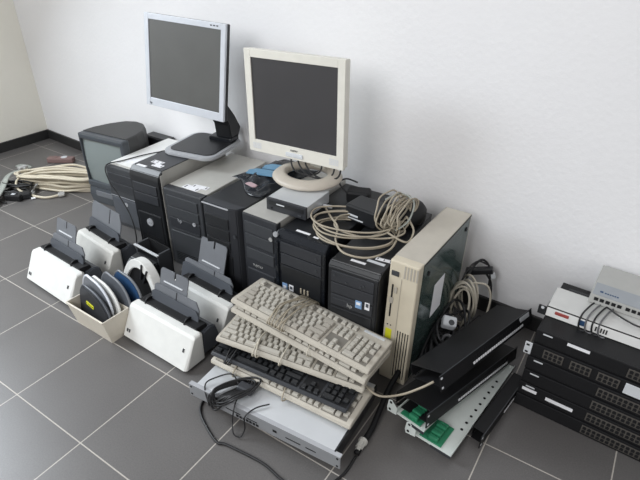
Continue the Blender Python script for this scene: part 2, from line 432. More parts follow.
def tower_g():
    w, d, h = .158, .43, .373
    t = thing('computer_tower', 'black computer tower with three white strips on its lid, next to the cream case', 'computer', (1.872, -.268, 0), 3.5)
    MB().box(.001, w-.001, .03, d, 0, h-.001, bev=.002).done('casing', 'black_plastic', t)
    b = MB(); b.prism([(0, .01), (.006, 0), (.035, 0), (.035, h+.001), (.012, h+.001), (0, h-.012)], 0, w, 'x', 'black_plastic', bev=.003); b.done('front_bezel', 'black_plastic', t)
    bx('drive_bay', 'charcoal_plastic', t, .012, w-.012, -.003, .003, h-.060, h-.024, bev=.0015)
    bx('drive_bay', 'charcoal_plastic', t, .012, w-.012, -.003, .003, h-.100, h-.064, bev=.0015)
    b = MB(); b.box(.012, w-.012, -.003, .003, h-.142, h-.105, 'charcoal_plastic', .002); b.box(.02, .09, -.0042, -.002, h-.120, h-.117, 'dark_grey_plastic'); b.done('floppy_bay', 'charcoal_plastic', t)
    b = MB(); b.box(.012, w-.012, -.003, .003, .03, h-.150, 'black_plastic', .003); vents(b, .03, w-.03, .04, .13, 9, -.003, m='charcoal_plastic'); b.done('front_panel', 'black_plastic', t)
    for (x, z) in ((.022, h-.038), (.060, h-.052), (.105, h-.050), (.115, h-.044)):
        MB().cyl((x, -.002, z), .0035, -.003, 'y').done('eject_button', 'dark_grey_plastic', t)
    a = sticker(t, 'blue_badge', 'blue_sticker', .103, h-.112, .020, .026, -.004); sticker(a, 'badge_centre', 'paper', .103, h-.108, .013, .008, -.0052)
    a = sticker(t, 'white_badge', 'paper', .130, h-.108, .015, .025, -.004); sticker(a, 'badge_centre', 'slate_dark', .130, h-.104, .008, .012, -.0052)
    text('badge_text', 'hp', .018, 'connector_grey', t, (.075, -.0045, h-.128), FRONT)
    top_sticker(t, 'paper', .075, .040, h, .046, .010, 0); top_sticker(t, 'label_dim', .12, .062, h, .055, .012, -2); top_sticker(t, 'paper', .135, .085, h, .05, .014, 4, marks=3)
tower_g()

def cream_case():
    w, d, h = .086, .395, .42
    t = thing('computer_case', 'slim cream desktop computer case stood on end with a see-through greenish side', 'computer', (2.043, -.235, 0), -.6, -1.2)
    c = MB()                                                     # U shaped shell open on the right
    c.box(0, .004, .03, d, 0, h, 'beige_light'); c.box(0, w, .03, d, h-.004, h, 'beige_light', .001); c.box(0, w, .03, d, 0, .004, 'beige_light')
    c.box(0, w, d-.004, d, 0, h, 'beige_light'); c.done('shell', 'beige_light', t)
    b = MB(); b.box(0, w, 0, .032, 0, h+.001, 'beige', .004)
    for i in range(5): b.box(.044+.009*i, .048+.009*i, -.001, .012, h-.045, h-.006, 'beige_dark')          # ridges at the top corner
    b.box(.0385, .0395, -.0012, .002, .02, h-.05, 'beige_dark')
    for i in range(5): b.box(.045+.008*i, .0475+.008*i, -.0015, .004, .02, .195, 'matte_black')
    b.done('front_bezel', 'beige', t)
    bx('power_switch', 'dark_grey_plastic', t, .008, .030, -.003, .002, h-.045, h-.030, bev=.001)
    b = MB(); b.box(.013, .0175, -.0015, .002, h-.185, h-.075, 'matte_black'); b.box(.010, .021, -.003, .0, h-.138, h-.118, 'beige_dark', .001); b.done('floppy_slot', 'matte_black', t)
    bx('eject_button', 'beige_light', t, .022, .030, -.004, .0, h-.10, h-.080, bev=.001)
    bx('yellow_sticker', 'yellow', t, .008, .027, -.0015, .001, h-.265, h-.230)
    for x in (.012, .022): MB().cyl((x, -.0005, h-.215), .002, -.001, 'y').done('indicator_light', 'black_plastic', t)
    bx('side_panel', 'acrylic', t, w-.003, w, .034, d-.004, .004, h-.004)
    # what shows through the side: board, power supply, dark space
    bx('circuit_board', 'green_pcb', t, .006, .010, .05, d-.02, .02, h-.03)
    bx('power_supply', 'connector_grey', t, .012, w-.012, d-.13, d-.02, h-.16, h-.02, bev=.002)
    bx('drive_cage', 'matte_black', t, .012, w-.012, .045, .18, .05, h-.19, bev=.002)
    bx('edge_gap', 'matte_black', t, w-.001, w+.0012, .034, d-.002, h-.007, h-.003)  # thin black strip colours in the dark gap between top and side panel
    b = MB(); b.box(w, w+.0008, .14, .22, .17, .29, 'paper'); b.done('side_label', 'paper', t)
    for (y, z) in ((.36, h-.04), (.07, h-.05)):
        MB().cyl((w, y, z), .007, .003, 'x').done('panel_latch', 'matte_black', t)
cream_case()

# ------------------------------------------------------------------ flat black box behind A, and black shape by the wall
def wedge_box():
    t = thing('set_top_box', 'flat black box wedged between the tube television and the wall', 'electronics', (.395, .24, 0), 0)
    bx('housing', 'charcoal_plastic', t, .03, .19, .045, .11, 0, .290, bev=.006)
    bx('top_plate', 'black_plastic', t, .035, .185, .05, .105, .290, .293, bev=.001)
    bx('foot', 'matte_black', t, .04, .17, .042, .045, .01, .03)
wedge_box()

# ------------------------------------------------------------------ monitors
def monitor_one():
    t = thing('flat_monitor', 'silver-framed flat monitor with an L-shaped black stand and rounded tray base', 'monitor', (.888, -.002, .389), 10)
    # base tray: rounded rectangle rim with dark inset
    w, d = .245, .262
    o = rrect(w, d, .05, 6, w/2, d/2); o2 = rrect(w-.036, d-.040, .036, 6, w/2, d/2+.005)
    MB().prism(o, 0, .014, 'z', bev=.003).done('base', 'silver_plastic', t)
    MB().prism(o2, .0143, .017, 'z', bev=.0008).done('base_inset', 'black_plastic', t)
    # stand: foot block and neck going up and forward
    n = MB(); n.box(w/2-.01, w/2+.10, d-.075, d-.01, .013, .034, 'gloss_black', .005)
    n.prism([(d-.06, .02), (d-.005, .02), (d+.02, .06), (d-.02, .12), (.09, .30), (.065, .29), (d-.07, .09)], w/2+.02, w/2+.095, 'x', 'black_plastic', bev=.004)
    n.done('stand_neck', 'black_plastic', t)
    # panel: own transform relative to t
    s = bpy.data.objects.new('screen_head', None)
    me = MB()
    W, H, T = .385, .342, .012
    Mx = Matrix.Translation((.80, .042, .568)) @ Euler((R(-7.8), R(1.9), R(4.7)), 'YXZ').to_matrix().to_4x4()
    inv = (Matrix.Translation((.888, -.002, .389)) @ Matrix.Rotation(R(10), 4, 'Z')).inverted()
    L = inv @ Mx
    me.box(0, W, .010, .028, 0, H, 'black_plastic', .004, mx=L)
    me.box(.03, W-.03, .026, .046, .04, H-.04, 'black_plastic', .01, mx=L)
    me.box(W/2-.05, W/2+.05, .044, .062, .10, .20, 'charcoal_plastic', .004, mx=L); me.done('rear_shell', 'black_plastic', t)
    bz = .021
    f = MB()
    for a in ((0, bz, 0, H), (W-bz, W, 0, H), (bz, W-bz, H-bz, H), (bz, W-bz, 0, bz+.010)):
        f.box(a[0], a[1], 0, .011, a[2], a[3], 'silver_bezel', .0015, mx=L)
    fr = f.done('screen_frame', 'silver_bezel', t)
    MB().box(bz-.001, W-bz+.001, .003, .009, bz+.009, H-bz+.001, 'screen', mx=L).done('screen', 'screen', t)
    for i in range(3): MB().box(W-.04-.014*i, W-.032-.014*i, -.001, .001, H-.012, H-.008, 'dark_grey_plastic', mx=L).done('button', 'dark_grey_plastic', fr)
    g = text('badge_text', 'hp', .012, 'dark_grey_plastic', t, (0, 0, 0), (0, 0, 0)); g.matrix_local = L @ Matrix.Translation((.025, -.001, .011)) @ Matrix.Rotation(PI/2, 4, 'X')
monitor_one()

def monitor_two():
    bz = Vector((1.585, .045, .4445))
    t = thing('flat_monitor', 'cream-framed flat monitor on a round ring base', 'monitor', bz, 0)
    # ring base
    rings = []
    nseg = 48; prof = [(.118, .0), (.122, .006), (.112, .015), (.085, .024), (.074, .021), (.070, .012), (.074, .0)]
    for i in range(nseg):
        a = 2*PI*i/nseg; rings.append([(math.cos(a)*r*1.02, math.sin(a)*r*.95, z) for r, z in prof])
    rings.append(rings[0])
    b = MB(); b.loft(rings, 'ring_beige', caps=False); bmesh.ops.remove_doubles(b.bm, verts=b.bm.verts, dist=1e-5); b.done('ring_base', 'ring_beige', t)
    W, H = .384, .346
    Mx = Matrix.Translation((1.352, .022, .501)) @ Euler((R(-1), R(-1.3), R(1.0)), 'YXZ').to_matrix().to_4x4()
    L = Matrix.Translation(-bz) @ Mx
    f = MB()
    s_, tp, bt = .026, .026, .044
    for a in ((0, s_, 0, H), (W-s_, W, 0, H), (s_, W-s_, H-tp, H), (s_, W-s_, 0, bt)):
        f.box(a[0], a[1], 0, .014, a[2], a[3], 'monitor_white', .0012, mx=L)
    fr = f.done('screen_frame', 'monitor_white', t)
    k = MB(); k.box(.002, W-.002, .013, .036, .002, H-.002, 'monitor_white', .004, mx=L); k.box(.06, W-.06, .034, .058, .05, H-.06, 'monitor_white', .012, mx=L); k.done('rear_shell', 'monitor_white', t)
    MB().box(s_-.001, W-s_+.001, .004, .012, bt-.001, H-tp+.001, 'screen2', mx=L).done('screen', 'screen2', t)
    for x in (.018, W-.052):
        g = MB()
        for i in range(5):
            for j in range(4): g.box(x+.007*i, x+.005+.007*i, -.0008, .001, .014+.005*j, .0165+.005*j, 'label_dim', mx=L)
        g.box(x-.001, x+.036, -.0004, .001, .011, .034, 'off_white', mx=L); g.done('speaker_grille', 'label_dim', fr)
    MB().box(W/2-.034, W/2+.036, -.0025, .001, .008, .023, 'label_dim', .003, mx=L).done('button_bar', 'label_dim', fr)
    g = text('badge_text', 'FUJITSU', .0085, 'dark_grey_plastic', t, (0, 0, 0), (0, 0, 0)); g.matrix_local = L @ Matrix.Translation((W/2, -.0008, .031)) @ Matrix.Rotation(PI/2, 4, 'X')
    n = MB(); n.prism([(.06, .012), (.11, .012), (.105, .08), (.055, .20), (.035, .20), (.06, .07)], -.035, .035, 'x', 'monitor_white', bev=.005); n.done('stand_neck', 'monitor_white', t)
    for k, (a, b_) in enumerate((((-.04, .02), (-.02, -.03)), ((-.01, .02), (.03, -.035)), ((.02, .03), (.055, -.02)))):
        cable('hanging_cable', [(a[0]-.03, .03, .085), (a[0]-.028, .0, .05), (b_[0]-.02, b_[1]*.6, .022), (b_[0]+.03, b_[1]*.3, .014), (b_[0]+.06, .02, .025), (b_[0]+.06, .035, .085)], .003, 'cable_black', t)
monitor_two()

# ------------------------------------------------------------------ optical drive on tower
def drive():
    t = thing('optical_drive', 'loose grey optical drive lying under the ring base of the monitor', 'disc drive', (1.563, -.155, .4), 2.5)
    MB().box(0, .148, .008, .148, .0, .0415, bev=.0015).done('metal_case', 'brushed_steel', t)
    b = MB(); b.box(-.001, .149, 0, .01, -.0, .042, 'charcoal_plastic', .0015); b.done('front_bezel', 'charcoal_plastic', t)
    tr = bx('disc_tray', 'black_plastic', t, .008, .140, -.002, .002, .020, .036, bev=.001)
    bx('eject_button', 'dark_grey_plastic', t, .120, .134, -.003, .0, .008, .013, bev=.0005)
    bx('logo_plate', 'label_dim', tr, .04, .07, -.003, -.001, .027, .031)
    MB().cyl((.02, -.0, .010), .0035, -.002, 'y').done('headphone_jack', 'matte_black', t)
drive()

# ------------------------------------------------------------------ plastic bag with blue wrap on tower D
def bag():
    t = thing('plastic_bag', 'crumpled dark plastic bag with pale blue wrap inside, on the tall tower', 'bag', (1.300, -.035, .4005), 0)
    b = MB(); n = 26; mm = 34; top = []
    rnd = random.Random(3)
    ph = [rnd.uniform(0, 6) for _ in range(8)]
    def H(u, v):
        e = min(1, 5*min(u, 1-u), 5*min(v, 1-v)); e = max(0, e)
        wob = .009*math.sin(9*u+ph[0])*math.sin(7*v+ph[1])+.006*math.sin(17*u-9*v+ph[2])+.004*math.sin(29*v+11*u+ph[3])+.003*math.sin(43*u+ph[4])
        return .001+e*(.011+.008*v+.7*wob)
    def P(u, v, z):
        x = (.000+.06*v)+(.195-.02*v)*u; y = .235*v+.02*math.sin(6*u+ph[5])-.07*u*(1-v)*1.0+.05*(1-u)*0
        return (x, y, z)
    T = [[b.bm.verts.new(P(i/n, j/mm, H(i/n, j/mm))) for i in range(n+1)] for j in range(mm+1)]
    Bv = [[b.bm.verts.new(P(i/n, j/mm, 0)) for i in range(n+1)] for j in range(mm+1)]
    fs = []
    for j in range(mm):
        for i in range(n):
            fs.append(b.bm.faces.new((T[j][i], T[j][i+1], T[j+1][i+1], T[j+1][i])))
            fs.append(b.bm.faces.new((Bv[j][i], Bv[j+1][i], Bv[j+1][i+1], Bv[j][i+1])))
    for j in range(mm):
        fs.append(b.bm.faces.new((T[j][0], T[j+1][0], Bv[j+1][0], Bv[j][0]))); fs.append(b.bm.faces.new((T[j][n], Bv[j][n], Bv[j+1][n], T[j+1][n])))
    for i in range(n):
        fs.append(b.bm.faces.new((T[0][i], Bv[0][i], Bv[0][i+1], T[0][i+1]))); fs.append(b.bm.faces.new((T[mm][i], T[mm][i+1], Bv[mm][i+1], Bv[mm][i])))
    b._fin(fs, 'bag_film', True); b.done('film', 'bag_film', t)
    for (x, y, a, w, d, z, m, nm) in ((.110, .060, 12, .125, .048, .022, 'blue_wrap', 'blue_wrap'), (.135, .118, 14, .12, .048, .026, 'blue_wrap', 'blue_wrap'),
                                      (.130, -.035, -15, .048, .022, .016, 'pink_label', 'label')):
        k = MB(); mx = Matrix.Translation((x, y, z)) @ Matrix.Rotation(R(a), 4, 'Z') @ Matrix.Rotation(R(3), 4, 'X')
        k.prism([(-w/2, -d/2), (w*.35, -d/2*.8), (w/2, 0), (w*.4, d/2), (-w*.3, d/2*.9), (-w/2, d*.1)], 0, .004, 'z', m, bev=.001, mx=mx); k.done(nm, m, t)
bag()

# ------------------------------------------------------------------ document scanners
def scanner(label, loc, yaw, hull='bright_white', wide=.205, ext=True, exth=.075, traym='slate_plastic', tall=.0, extx=.06, marks=True, W=.305, tx=0):
    t = thing('document_scanner', label, 'scanner', loc, yaw, group=None)
    b = MB()
    prof = [(0, .012), (.048, .105), (.056, .113), (.080, .113), (.088, .105), (.086, .012)]
    # rounded ends: a few sections narrowing
    def sec(x, k): return [(x, .045+(y-.045)*k, .012+(z-.012)*(1-(1-k)*.35)) for y, z in prof]
    b.loft([sec(0, .80), sec(.003, .92), sec(.010, 1), sec(W-.010, 1), sec(W-.003, .92), sec(W, .80)], hull, smooth=False)
    sh = b.done('front_cover', hull, t)
    if marks:
        for i, x in enumerate((.020, .030)):
            mx = Matrix.Translation((x, .012, .032)) @ Matrix.Rotation(R(-26), 4, 'X')
            MB().box(-.003, .003, -.003, .001, -.005, .006, mx=mx).done('button', 'dark_grey_plastic', sh)
        mx = Matrix.Translation((W-.030, .028, .066)) @ Matrix.Rotation(R(-26), 4, 'X')
        MB().box(-.003, .003, -.0025, .001, -.006, .006, mx=mx).done('button', 'dark_grey_plastic', sh)
    # dark rear body
    MB().prism([(.086, .01), (.092, .095), (.128, .105), (.150, .095), (.172, .01)], .012, W-.012, 'x', bev=.004).done('rear_body', 'slate_dark', t)
    MB().prism([(.080, .105), (.078, .122), (.12, .118), (.125, .100)], .02, W-.02, 'x').done('feed_slot', 'matte_black', t)
    # main paper tray leaning back
    lean = Matrix.Translation((0, .104, .090)) @ Matrix.Rotation(R(-17), 4, 'X')
    x0 = (W-wide)/2+tx; x1 = x0+wide
    hh = .085+tall
    tr = MB(); tr.prism([(x0-.004, 0), (x1+.004, 0), (x1+.002, hh*.72), (x1-.016, hh), (x0+.006, hh), (x0-.004, hh*.9)], 0, .005, 'y', traym, bev=.0012, mx=lean)
    tr.box(W/2-.0015, W/2+.0015, -.001, .002, hh*.55, hh*.99, 'matte_black', mx=lean)
    to = tr.done('paper_tray', traym, t)
    fr = MB(); l2 = Matrix.Translation((0, .096, .090)) @ Matrix.Rotation(R(-17), 4, 'X')
    fr.prism([(x0-.006, 0), (x1+.012, 0), (x1+.010, .046), (x1-.004, .062), (x0+.006, .066), (x0-.006, .058)], 0, .004, 'y', 'slate_dark', bev=.001, mx=l2); fr.done('paper_guide', 'slate_dark', t)
    if ext:
        l3 = Matrix.Translation((extx, .104, .090)) @ Matrix.Rotation(R(-17), 4, 'X')
        e = MB(); z0 = hh*.6; z1 = hh+exth; we = .128
        # two halves leave the notch open
        e.prism([(0, z0), (we, z0), (we, z1-.008), (we-.006, z1), (we*.56, z1), (we*.56, z1-.026), (we*.50, z1-.026), (we*.50, z1), (.006, z1), (0, z1-.008)], .007, .0105, 'y', traym, mx=l3)
        e.box(.02, we-.02, .0045, .0075, hh+.012, hh+.016, 'label_dim', mx=l3)
        e.done('tray_extension', traym, to)
    for x in (.045, W-.075):
        s = MB(); s.cyl((x, .094, .112), .019, .005, 'x', n=20); s.done('side_guide', 'matte_black', t)
    for x in (.03, W-.03):
        for y in (.02, .15): MB().cyl((x, y, 0), .009, .014, 'z', n=14).done('foot', 'matte_black', t)
    return t
scanner('clean white document scanner at the far left of the front row', (.672, -.556, 0), -3, W=.300, extx=.055, exth=.062)
scanner('off-white document scanner with one large upright grey tray, back row nearest the television', (.680, -.365, 0), -7, hull='off_white', wide=.21, ext=False, tall=.048, marks=True, W=.268, tx=-.025)  # hull slightly darker and yellower than on the other scanners
scanner('white document scanner in the front row, between the cream bin and the stacked keyboards', (1.251, -.563, 0), -1.5, W=.305, extx=.062, exth=.058)
scanner('white document scanner in the back row, half hidden behind another scanner and the keyboards', (1.268, -.388, 0), -4, W=.275, wide=.24, extx=.045, exth=.098, tall=-.008, tx=-.03)

# ------------------------------------------------------------------ cream bin with plastic covers in it
def bin_():
    t = thing('storage_bin', 'tapered cream plastic bin full of dark covers, on the floor between two scanners', 'bin', (1.060, -.600, 0), -1)
    wt, wb, dt, db, h = .198, .188, .10, .065, .098
    b = MB()
    def ring(z, k):
        w = wb+(wt-wb)*z/h-2*k; d = db+(dt-db)*z/h-2*k; x0 = -(wt-wb)/2*z/h+k; y0 = -.018*z/h+k
        return [(x0, y0, z), (x0+w, y0, z), (x0+w, y0+d, z), (x0, y0+d, z)]
    b.loft([ring(.003, .003), ring(h, .003), ring(h, 0), ring(0, 0)], 'cardboard_cream', caps=False, smooth=False)
    b.bm.faces.new([b.bm.verts.new(p) for p in ring(.003, .003)])
    b.bm.faces.new([b.bm.verts.new(p) for p in ring(0, 0)])
    b.done('bin_body', 'cardboard_cream', t)
    bx('rim', 'cardboard_cream', t, -.006, wt-.008, -.020, -.017, h-.006, h, bev=.001)
bin_()
def cover(name, label, cat, loc, yaw, pit, rol, w, h, th, m, rim=None, sticker_m=None, grp=None):
    """curved plastic cover standing on its edge: origin bottom centre, arched top"""
    t = thing(name, label, cat, loc, yaw, pit, rol, grp)
    pts = [(-w/2, 0), (w/2, 0), (w/2, h*.40)]
    for i in range(13):
        a = i/12*PI/2; pts.append((w/2-w*.68+w*.68*math.cos(a), h*.40+h*.58*math.sin(a)))
    for i in range(9):
        a = PI/2+i/8*PI/2; pts.append((-w/2+w*.16+w*.16*math.cos(a), h*.66+h*.34*math.sin(a)))
    MB().prism(pts, 0, th, 'y', bev=min(.004, th*.3)).done('shell', m, t)
    if rim:
        q = [(x*1.0, .0, z) for x, z in pts[2:]]
        MB().tube([(x, th*.5, z) for x, z in pts[2:]], .0045, spline=False, n=8).done('rim', rim, t)
    if sticker_m:
        s = MB(); mx = Matrix.Translation((-.022, -.0005, h*.60)) @ Matrix.Rotation(R(4), 4, 'Y'); s.box(-.022, .022, -.001, .001, -.006, .006, sticker_m, mx=mx)
        for i in range(5): s.box(-.018+.008*i, -.014+.008*i, -.0016, 0, -.002, .002, 'matte_black', mx=mx)
        s.done('yellow_sticker', sticker_m, t)
    return t
G = 'plastic covers standing in the cream bin'
cover('scanner_cover', 'black rounded plastic cover with a yellow sticker, foremost in the cream bin', 'cover', (1.152, -.594, .012), -6, -8, 0, .180, .136, .018, 'charcoal_plastic', 'slate_dark', 'yellow', grp=None)
cover('scanner_cover', 'pale blue-grey plastic cover right behind the yellow-stickered one', 'cover', (1.135, -.570, .012), -6, -10, 0, .180, .155, .006, 'slate_plastic', 'silver_bezel')
cover('scanner_cover', 'glossy white curved cover between dark covers in the bin', 'cover', (1.152, -.558, .012), -4, -12, 0, .172, .150, .007, 'bright_white', 'bright_white')
cover('scanner_cover', 'dark blue-grey curved cover behind the glossy white one', 'cover', (1.168, -.534, .012), -5, -16, 0, .178, .155, .008, 'slate_dark', 'slate_plastic')
cover('scanner_cover', 'rearmost dark cover with a light rim in the bin', 'cover', (1.185, -.505, .0), -2, -18, 0, .165, .165, .010, 'navy', 'slate_plastic')

def arch_frame():
    t = thing('curved_bracket', 'curved white plastic frame with dark openings, leaning behind the cream bin', 'plastic part', (1.175, -.425, .0), -8, -8, 0)
    # arched band: outer and inner arcs in the x-z plane, thick in y
    outer, inner = [], []
    for i in range(21):
        a = R(175-150*i/20); outer.append((.125*math.cos(a), .190*math.sin(a))); 
    for i in range(21):
        a = R(25+150*i/20); inner.append((.100*math.cos(a), .158*math.sin(a)))
    MB().prism(outer+inner, 0, .034, 'y', 'bright_white', bev=.002).done('frame_band', 'bright_white', t)
    b = MB()
    for a, m in ((R(80), 'black_plastic'), (R(66), 'black_plastic')):
        d = Vector((math.cos(a), 0, math.sin(a))); p = Vector((.098*math.cos(a), -.002, .154*math.sin(a)))
        mx = Matrix.Translation(p) @ Matrix.Rotation(-a, 4, 'Y'); b.box(-.030, .032, -.002, .026, -.0035, .0035, m, mx=mx)
    b.done('cross_bar', 'black_plastic', t)
    MB().prism([(.101*math.cos(R(180-180*i/16)), .159*math.sin(R(180-180*i/16))) for i in range(17)], .010, .022, 'y').done('inner_panel', 'matte_black', t)
arch_frame()
def black_box():
    t = thing('open_tray', 'black plastic tray with a bright metal top edge, in front of the round-badged tower', 'tray', (1.035, -.300, 0), -4)
    w, h, d = .135, .160, .06
    b = MB(); b.box(0, w, d-.004, d, 0, h, 'matte_black'); b.box(0, .008, 0, d, 0, h, 'dark_grey_plastic', .001); b.box(w-.008, w, 0, d, 0, h, 'dark_grey_plastic', .001); b.box(0, w, 0, d, 0, .006, 'matte_black')
    b.done('body', 'matte_black', t)
    bx('top_rail', 'brushed_steel', t, -.002, w+.002, -.006, .004, h-.006, h, bev=.001)
    bx('inner_block', 'charcoal_plastic', t, .03, w-.02, .012, .05, .006, .09, bev=.006)
black_box()
def roller():
    t = thing('black_case', 'rounded black plastic case lying between the back scanner and the curved white frame', 'case', (1.035, -.365, 0), -6)
    pts = [(.05+.052*math.cos(a*PI/10), .075+.045*math.sin(a*PI/10)) for a in range(-10, 10)]
    MB().prism([(0, 0), (.1, 0), (.105, .09), (.09, .118), (.06, .128), (.03, .122), (.005, .10)], 0, .125, 'x', bev=.005).done('housing', 'black_plastic', t)
    bx('groove', 'dark_grey_plastic', t, .062, .066, -.002, .1, .0, .1)
roller()

# ------------------------------------------------------------------ keyboards
KEY = None
def key_rows():
    u = .019; rows = []
    K = []   # (x, y, w)
    y0 = .012
    # bottom row
    x = 0
    for w in (1.5, 1.25, 1.25, 6, 1.25, 1.25, 1.25, 1.25): K.append((x, y0, w)); x += w
    x = 0
    for w in [2.25]+[1]*10+[2.75]: K.append((x, y0+u, w)); x += w
    x = 0
    for w in [1.75]+[1]*11+[2.25]: K.append((x, y0+2*u, w)); x += w
    x = 0
    for w in [1.5]+[1]*12+[1.5]: K.append((x, y0+3*u, w)); x += w
    x = 0
    for w in [1]*13+[2]: K.append((x, y0+4*u, w)); x += w
    yf = y0+5*u+.009
    for xx in [0, 2, 3, 4, 5, 6.5, 7.5, 8.5, 9.5, 11, 12, 13, 14]: K.append((xx, yf, 1))
    nx = 15.4
    for i in range(3): K.append((nx+i, yf, 1)); K.append((nx+i, y0+4*u, 1)); K.append((nx+i, y0+3*u, 1)); K.append((nx+i, y0, 1))
    K.append((nx+1, y0+u, 1))
    nx = 18.8
    for r in range(4):
        for i in range(3): K.append((nx+i, y0+(r+1)*u, 1))
    K.append((nx, y0, 2)); K.append((nx+2, y0, 1)); K.append((nx+3, y0+4*u, 1)); K.append((nx+3, y0+2.5*u, 1)); K.append((nx+3, y0+.5*u, 1))
    return K, u
KMESH = {}
def key_mesh(wk, m, u):
    k = (wk, m)
    if k not in KMESH:
        b = MB(); w = wk*u-.0024; d = u-.0026; i = .0028; h = .0085
        b.loft([[(0, 0, 0), (w, 0, 0), (w, d, 0), (0, d, 0)], [(i, i*.5, h), (w-i, i*.5, h), (w-i, d-i, h+.001), (i, d-i, h+.001)]], smooth=False)
        me = bpy.data.meshes.new('key'); me.materials.append(M[m]); b.bm.to_mesh(me); b.bm.free(); KMESH[k] = me
    return KMESH[k]
def keyboard(label, loc, yaw, pit, rol, body, keym, W=.462, Dp=.155, h0=.016, h1=.026, cable_m=None, curved=False, greyk=None, wrap=(), lights='label_dim'):
    t = thing('keyboard', label, 'keyboard', loc, yaw, pit, rol)
    prof = [(0, .004), (.004, 0), (Dp-.004, 0), (Dp, .006), (Dp, h1-.003), (Dp-.012, h1), (.010, h0), (.002, h0-.004)]
    b = MB(); b.prism(prof, 0, W, 'x', body, bev=.0018)
    # darker plate under the keys: shade between key rows put into its colour
    sl = (h1-h0)/(Dp-.022)
    def ztop(y): return h0+(y-.010)*sl
    b.done('body', body, t)
    K, u = key_rows(); x0 = (W-22.8*u)/2; sx = 1.0
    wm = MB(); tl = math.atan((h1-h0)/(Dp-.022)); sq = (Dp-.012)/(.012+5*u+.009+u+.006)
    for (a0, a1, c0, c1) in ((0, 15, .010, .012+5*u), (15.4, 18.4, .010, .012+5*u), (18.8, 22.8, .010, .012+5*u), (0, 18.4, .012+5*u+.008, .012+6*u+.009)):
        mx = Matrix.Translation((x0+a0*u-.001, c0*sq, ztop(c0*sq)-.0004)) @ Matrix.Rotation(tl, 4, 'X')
        wm.box(0, (a1-a0)*u+.001, 0, (c1-c0)*sq, -.001, .0006, 'matte_black' if body == 'charcoal_plastic' else 'key_shade', mx=mx)
    wm.done('key_shade_plate', 'key_shade', t)
    sy = (Dp-.012)/(.012+5*u+.009+u+.006)
    tilt = math.atan(sl)
    for i, (kx, ky, kw) in enumerate(K[:96]):
        m = keym
        if greyk and (kw > 1 and kw < 6): m = greyk
        o = bpy.data.objects.new('key', key_mesh(kw, m, u)); C.objects.link(o); o.parent = t
        o.location = (x0+kx*u+.001, ky*sy, ztop(ky*sy)-.0012); o.rotation_euler = (tilt, 0, 0); o.scale = (1, sy, 1)
    rest = MB()
    for (kx, ky, kw) in K[96:]:
        mx = Matrix.Translation((x0+kx*u+.001, ky*sy, ztop(ky*sy)-.0012)) @ Matrix.Rotation(tilt, 4, 'X'); w = kw*u-.002
        rest.box(.0015, w-.0015, .001, (u-.003)*sy, 0, .0085, keym, .001, mx=mx)
    ro = rest.done('keys', keym, t); ro['kind'] = 'stuff'
    bx('status_lights', lights, t, W-.085, W-.02, Dp-.022, Dp-.012, h1-.0005, h1+.0008)
    # the keyboard's own cord wound round it
    for (cx, n, sp, mm, rr) in wrap:
        for k in range(n):
            xx = cx+(k-n/2)*sp; e = random.uniform(-.018, .018)
            cable('cord', [(xx, -.006, .004), (xx+e*.4, -.003, h0+.006), (xx+e, Dp*.35, ztop(Dp*.35)+.014+.004*(k % 3)), (xx+e*.2+.01, Dp*.8, h1+.012), (xx+.01, Dp+.005, h1), (xx+.012, Dp+.006, .004), (xx+.008, Dp*.5, -.004)], rr, mm, t, closed=True, sub=5)
    return t
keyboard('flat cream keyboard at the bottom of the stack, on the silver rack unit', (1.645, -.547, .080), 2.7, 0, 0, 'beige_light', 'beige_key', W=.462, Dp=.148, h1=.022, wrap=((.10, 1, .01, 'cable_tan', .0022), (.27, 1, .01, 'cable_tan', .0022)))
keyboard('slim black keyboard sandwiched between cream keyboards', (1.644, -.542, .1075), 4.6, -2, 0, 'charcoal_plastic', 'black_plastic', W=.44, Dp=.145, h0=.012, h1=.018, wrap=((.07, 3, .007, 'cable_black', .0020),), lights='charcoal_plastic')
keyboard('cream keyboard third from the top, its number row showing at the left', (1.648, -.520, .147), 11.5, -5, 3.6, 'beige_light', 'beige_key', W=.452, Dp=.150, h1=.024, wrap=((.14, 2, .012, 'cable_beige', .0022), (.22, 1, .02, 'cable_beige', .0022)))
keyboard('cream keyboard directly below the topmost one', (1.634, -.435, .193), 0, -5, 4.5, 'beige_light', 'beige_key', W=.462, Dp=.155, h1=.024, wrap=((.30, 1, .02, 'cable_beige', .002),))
keyboard('topmost cream keyboard of the stack, wrapped in its own cord', (1.634, -.432, .226), 2.1, -9, 5.6, 'beige_light', 'beige_key', W=.464, Dp=.157, greyk='beige_dark', wrap=((.175, 7, .0085, 'cable_tan', .0021),))

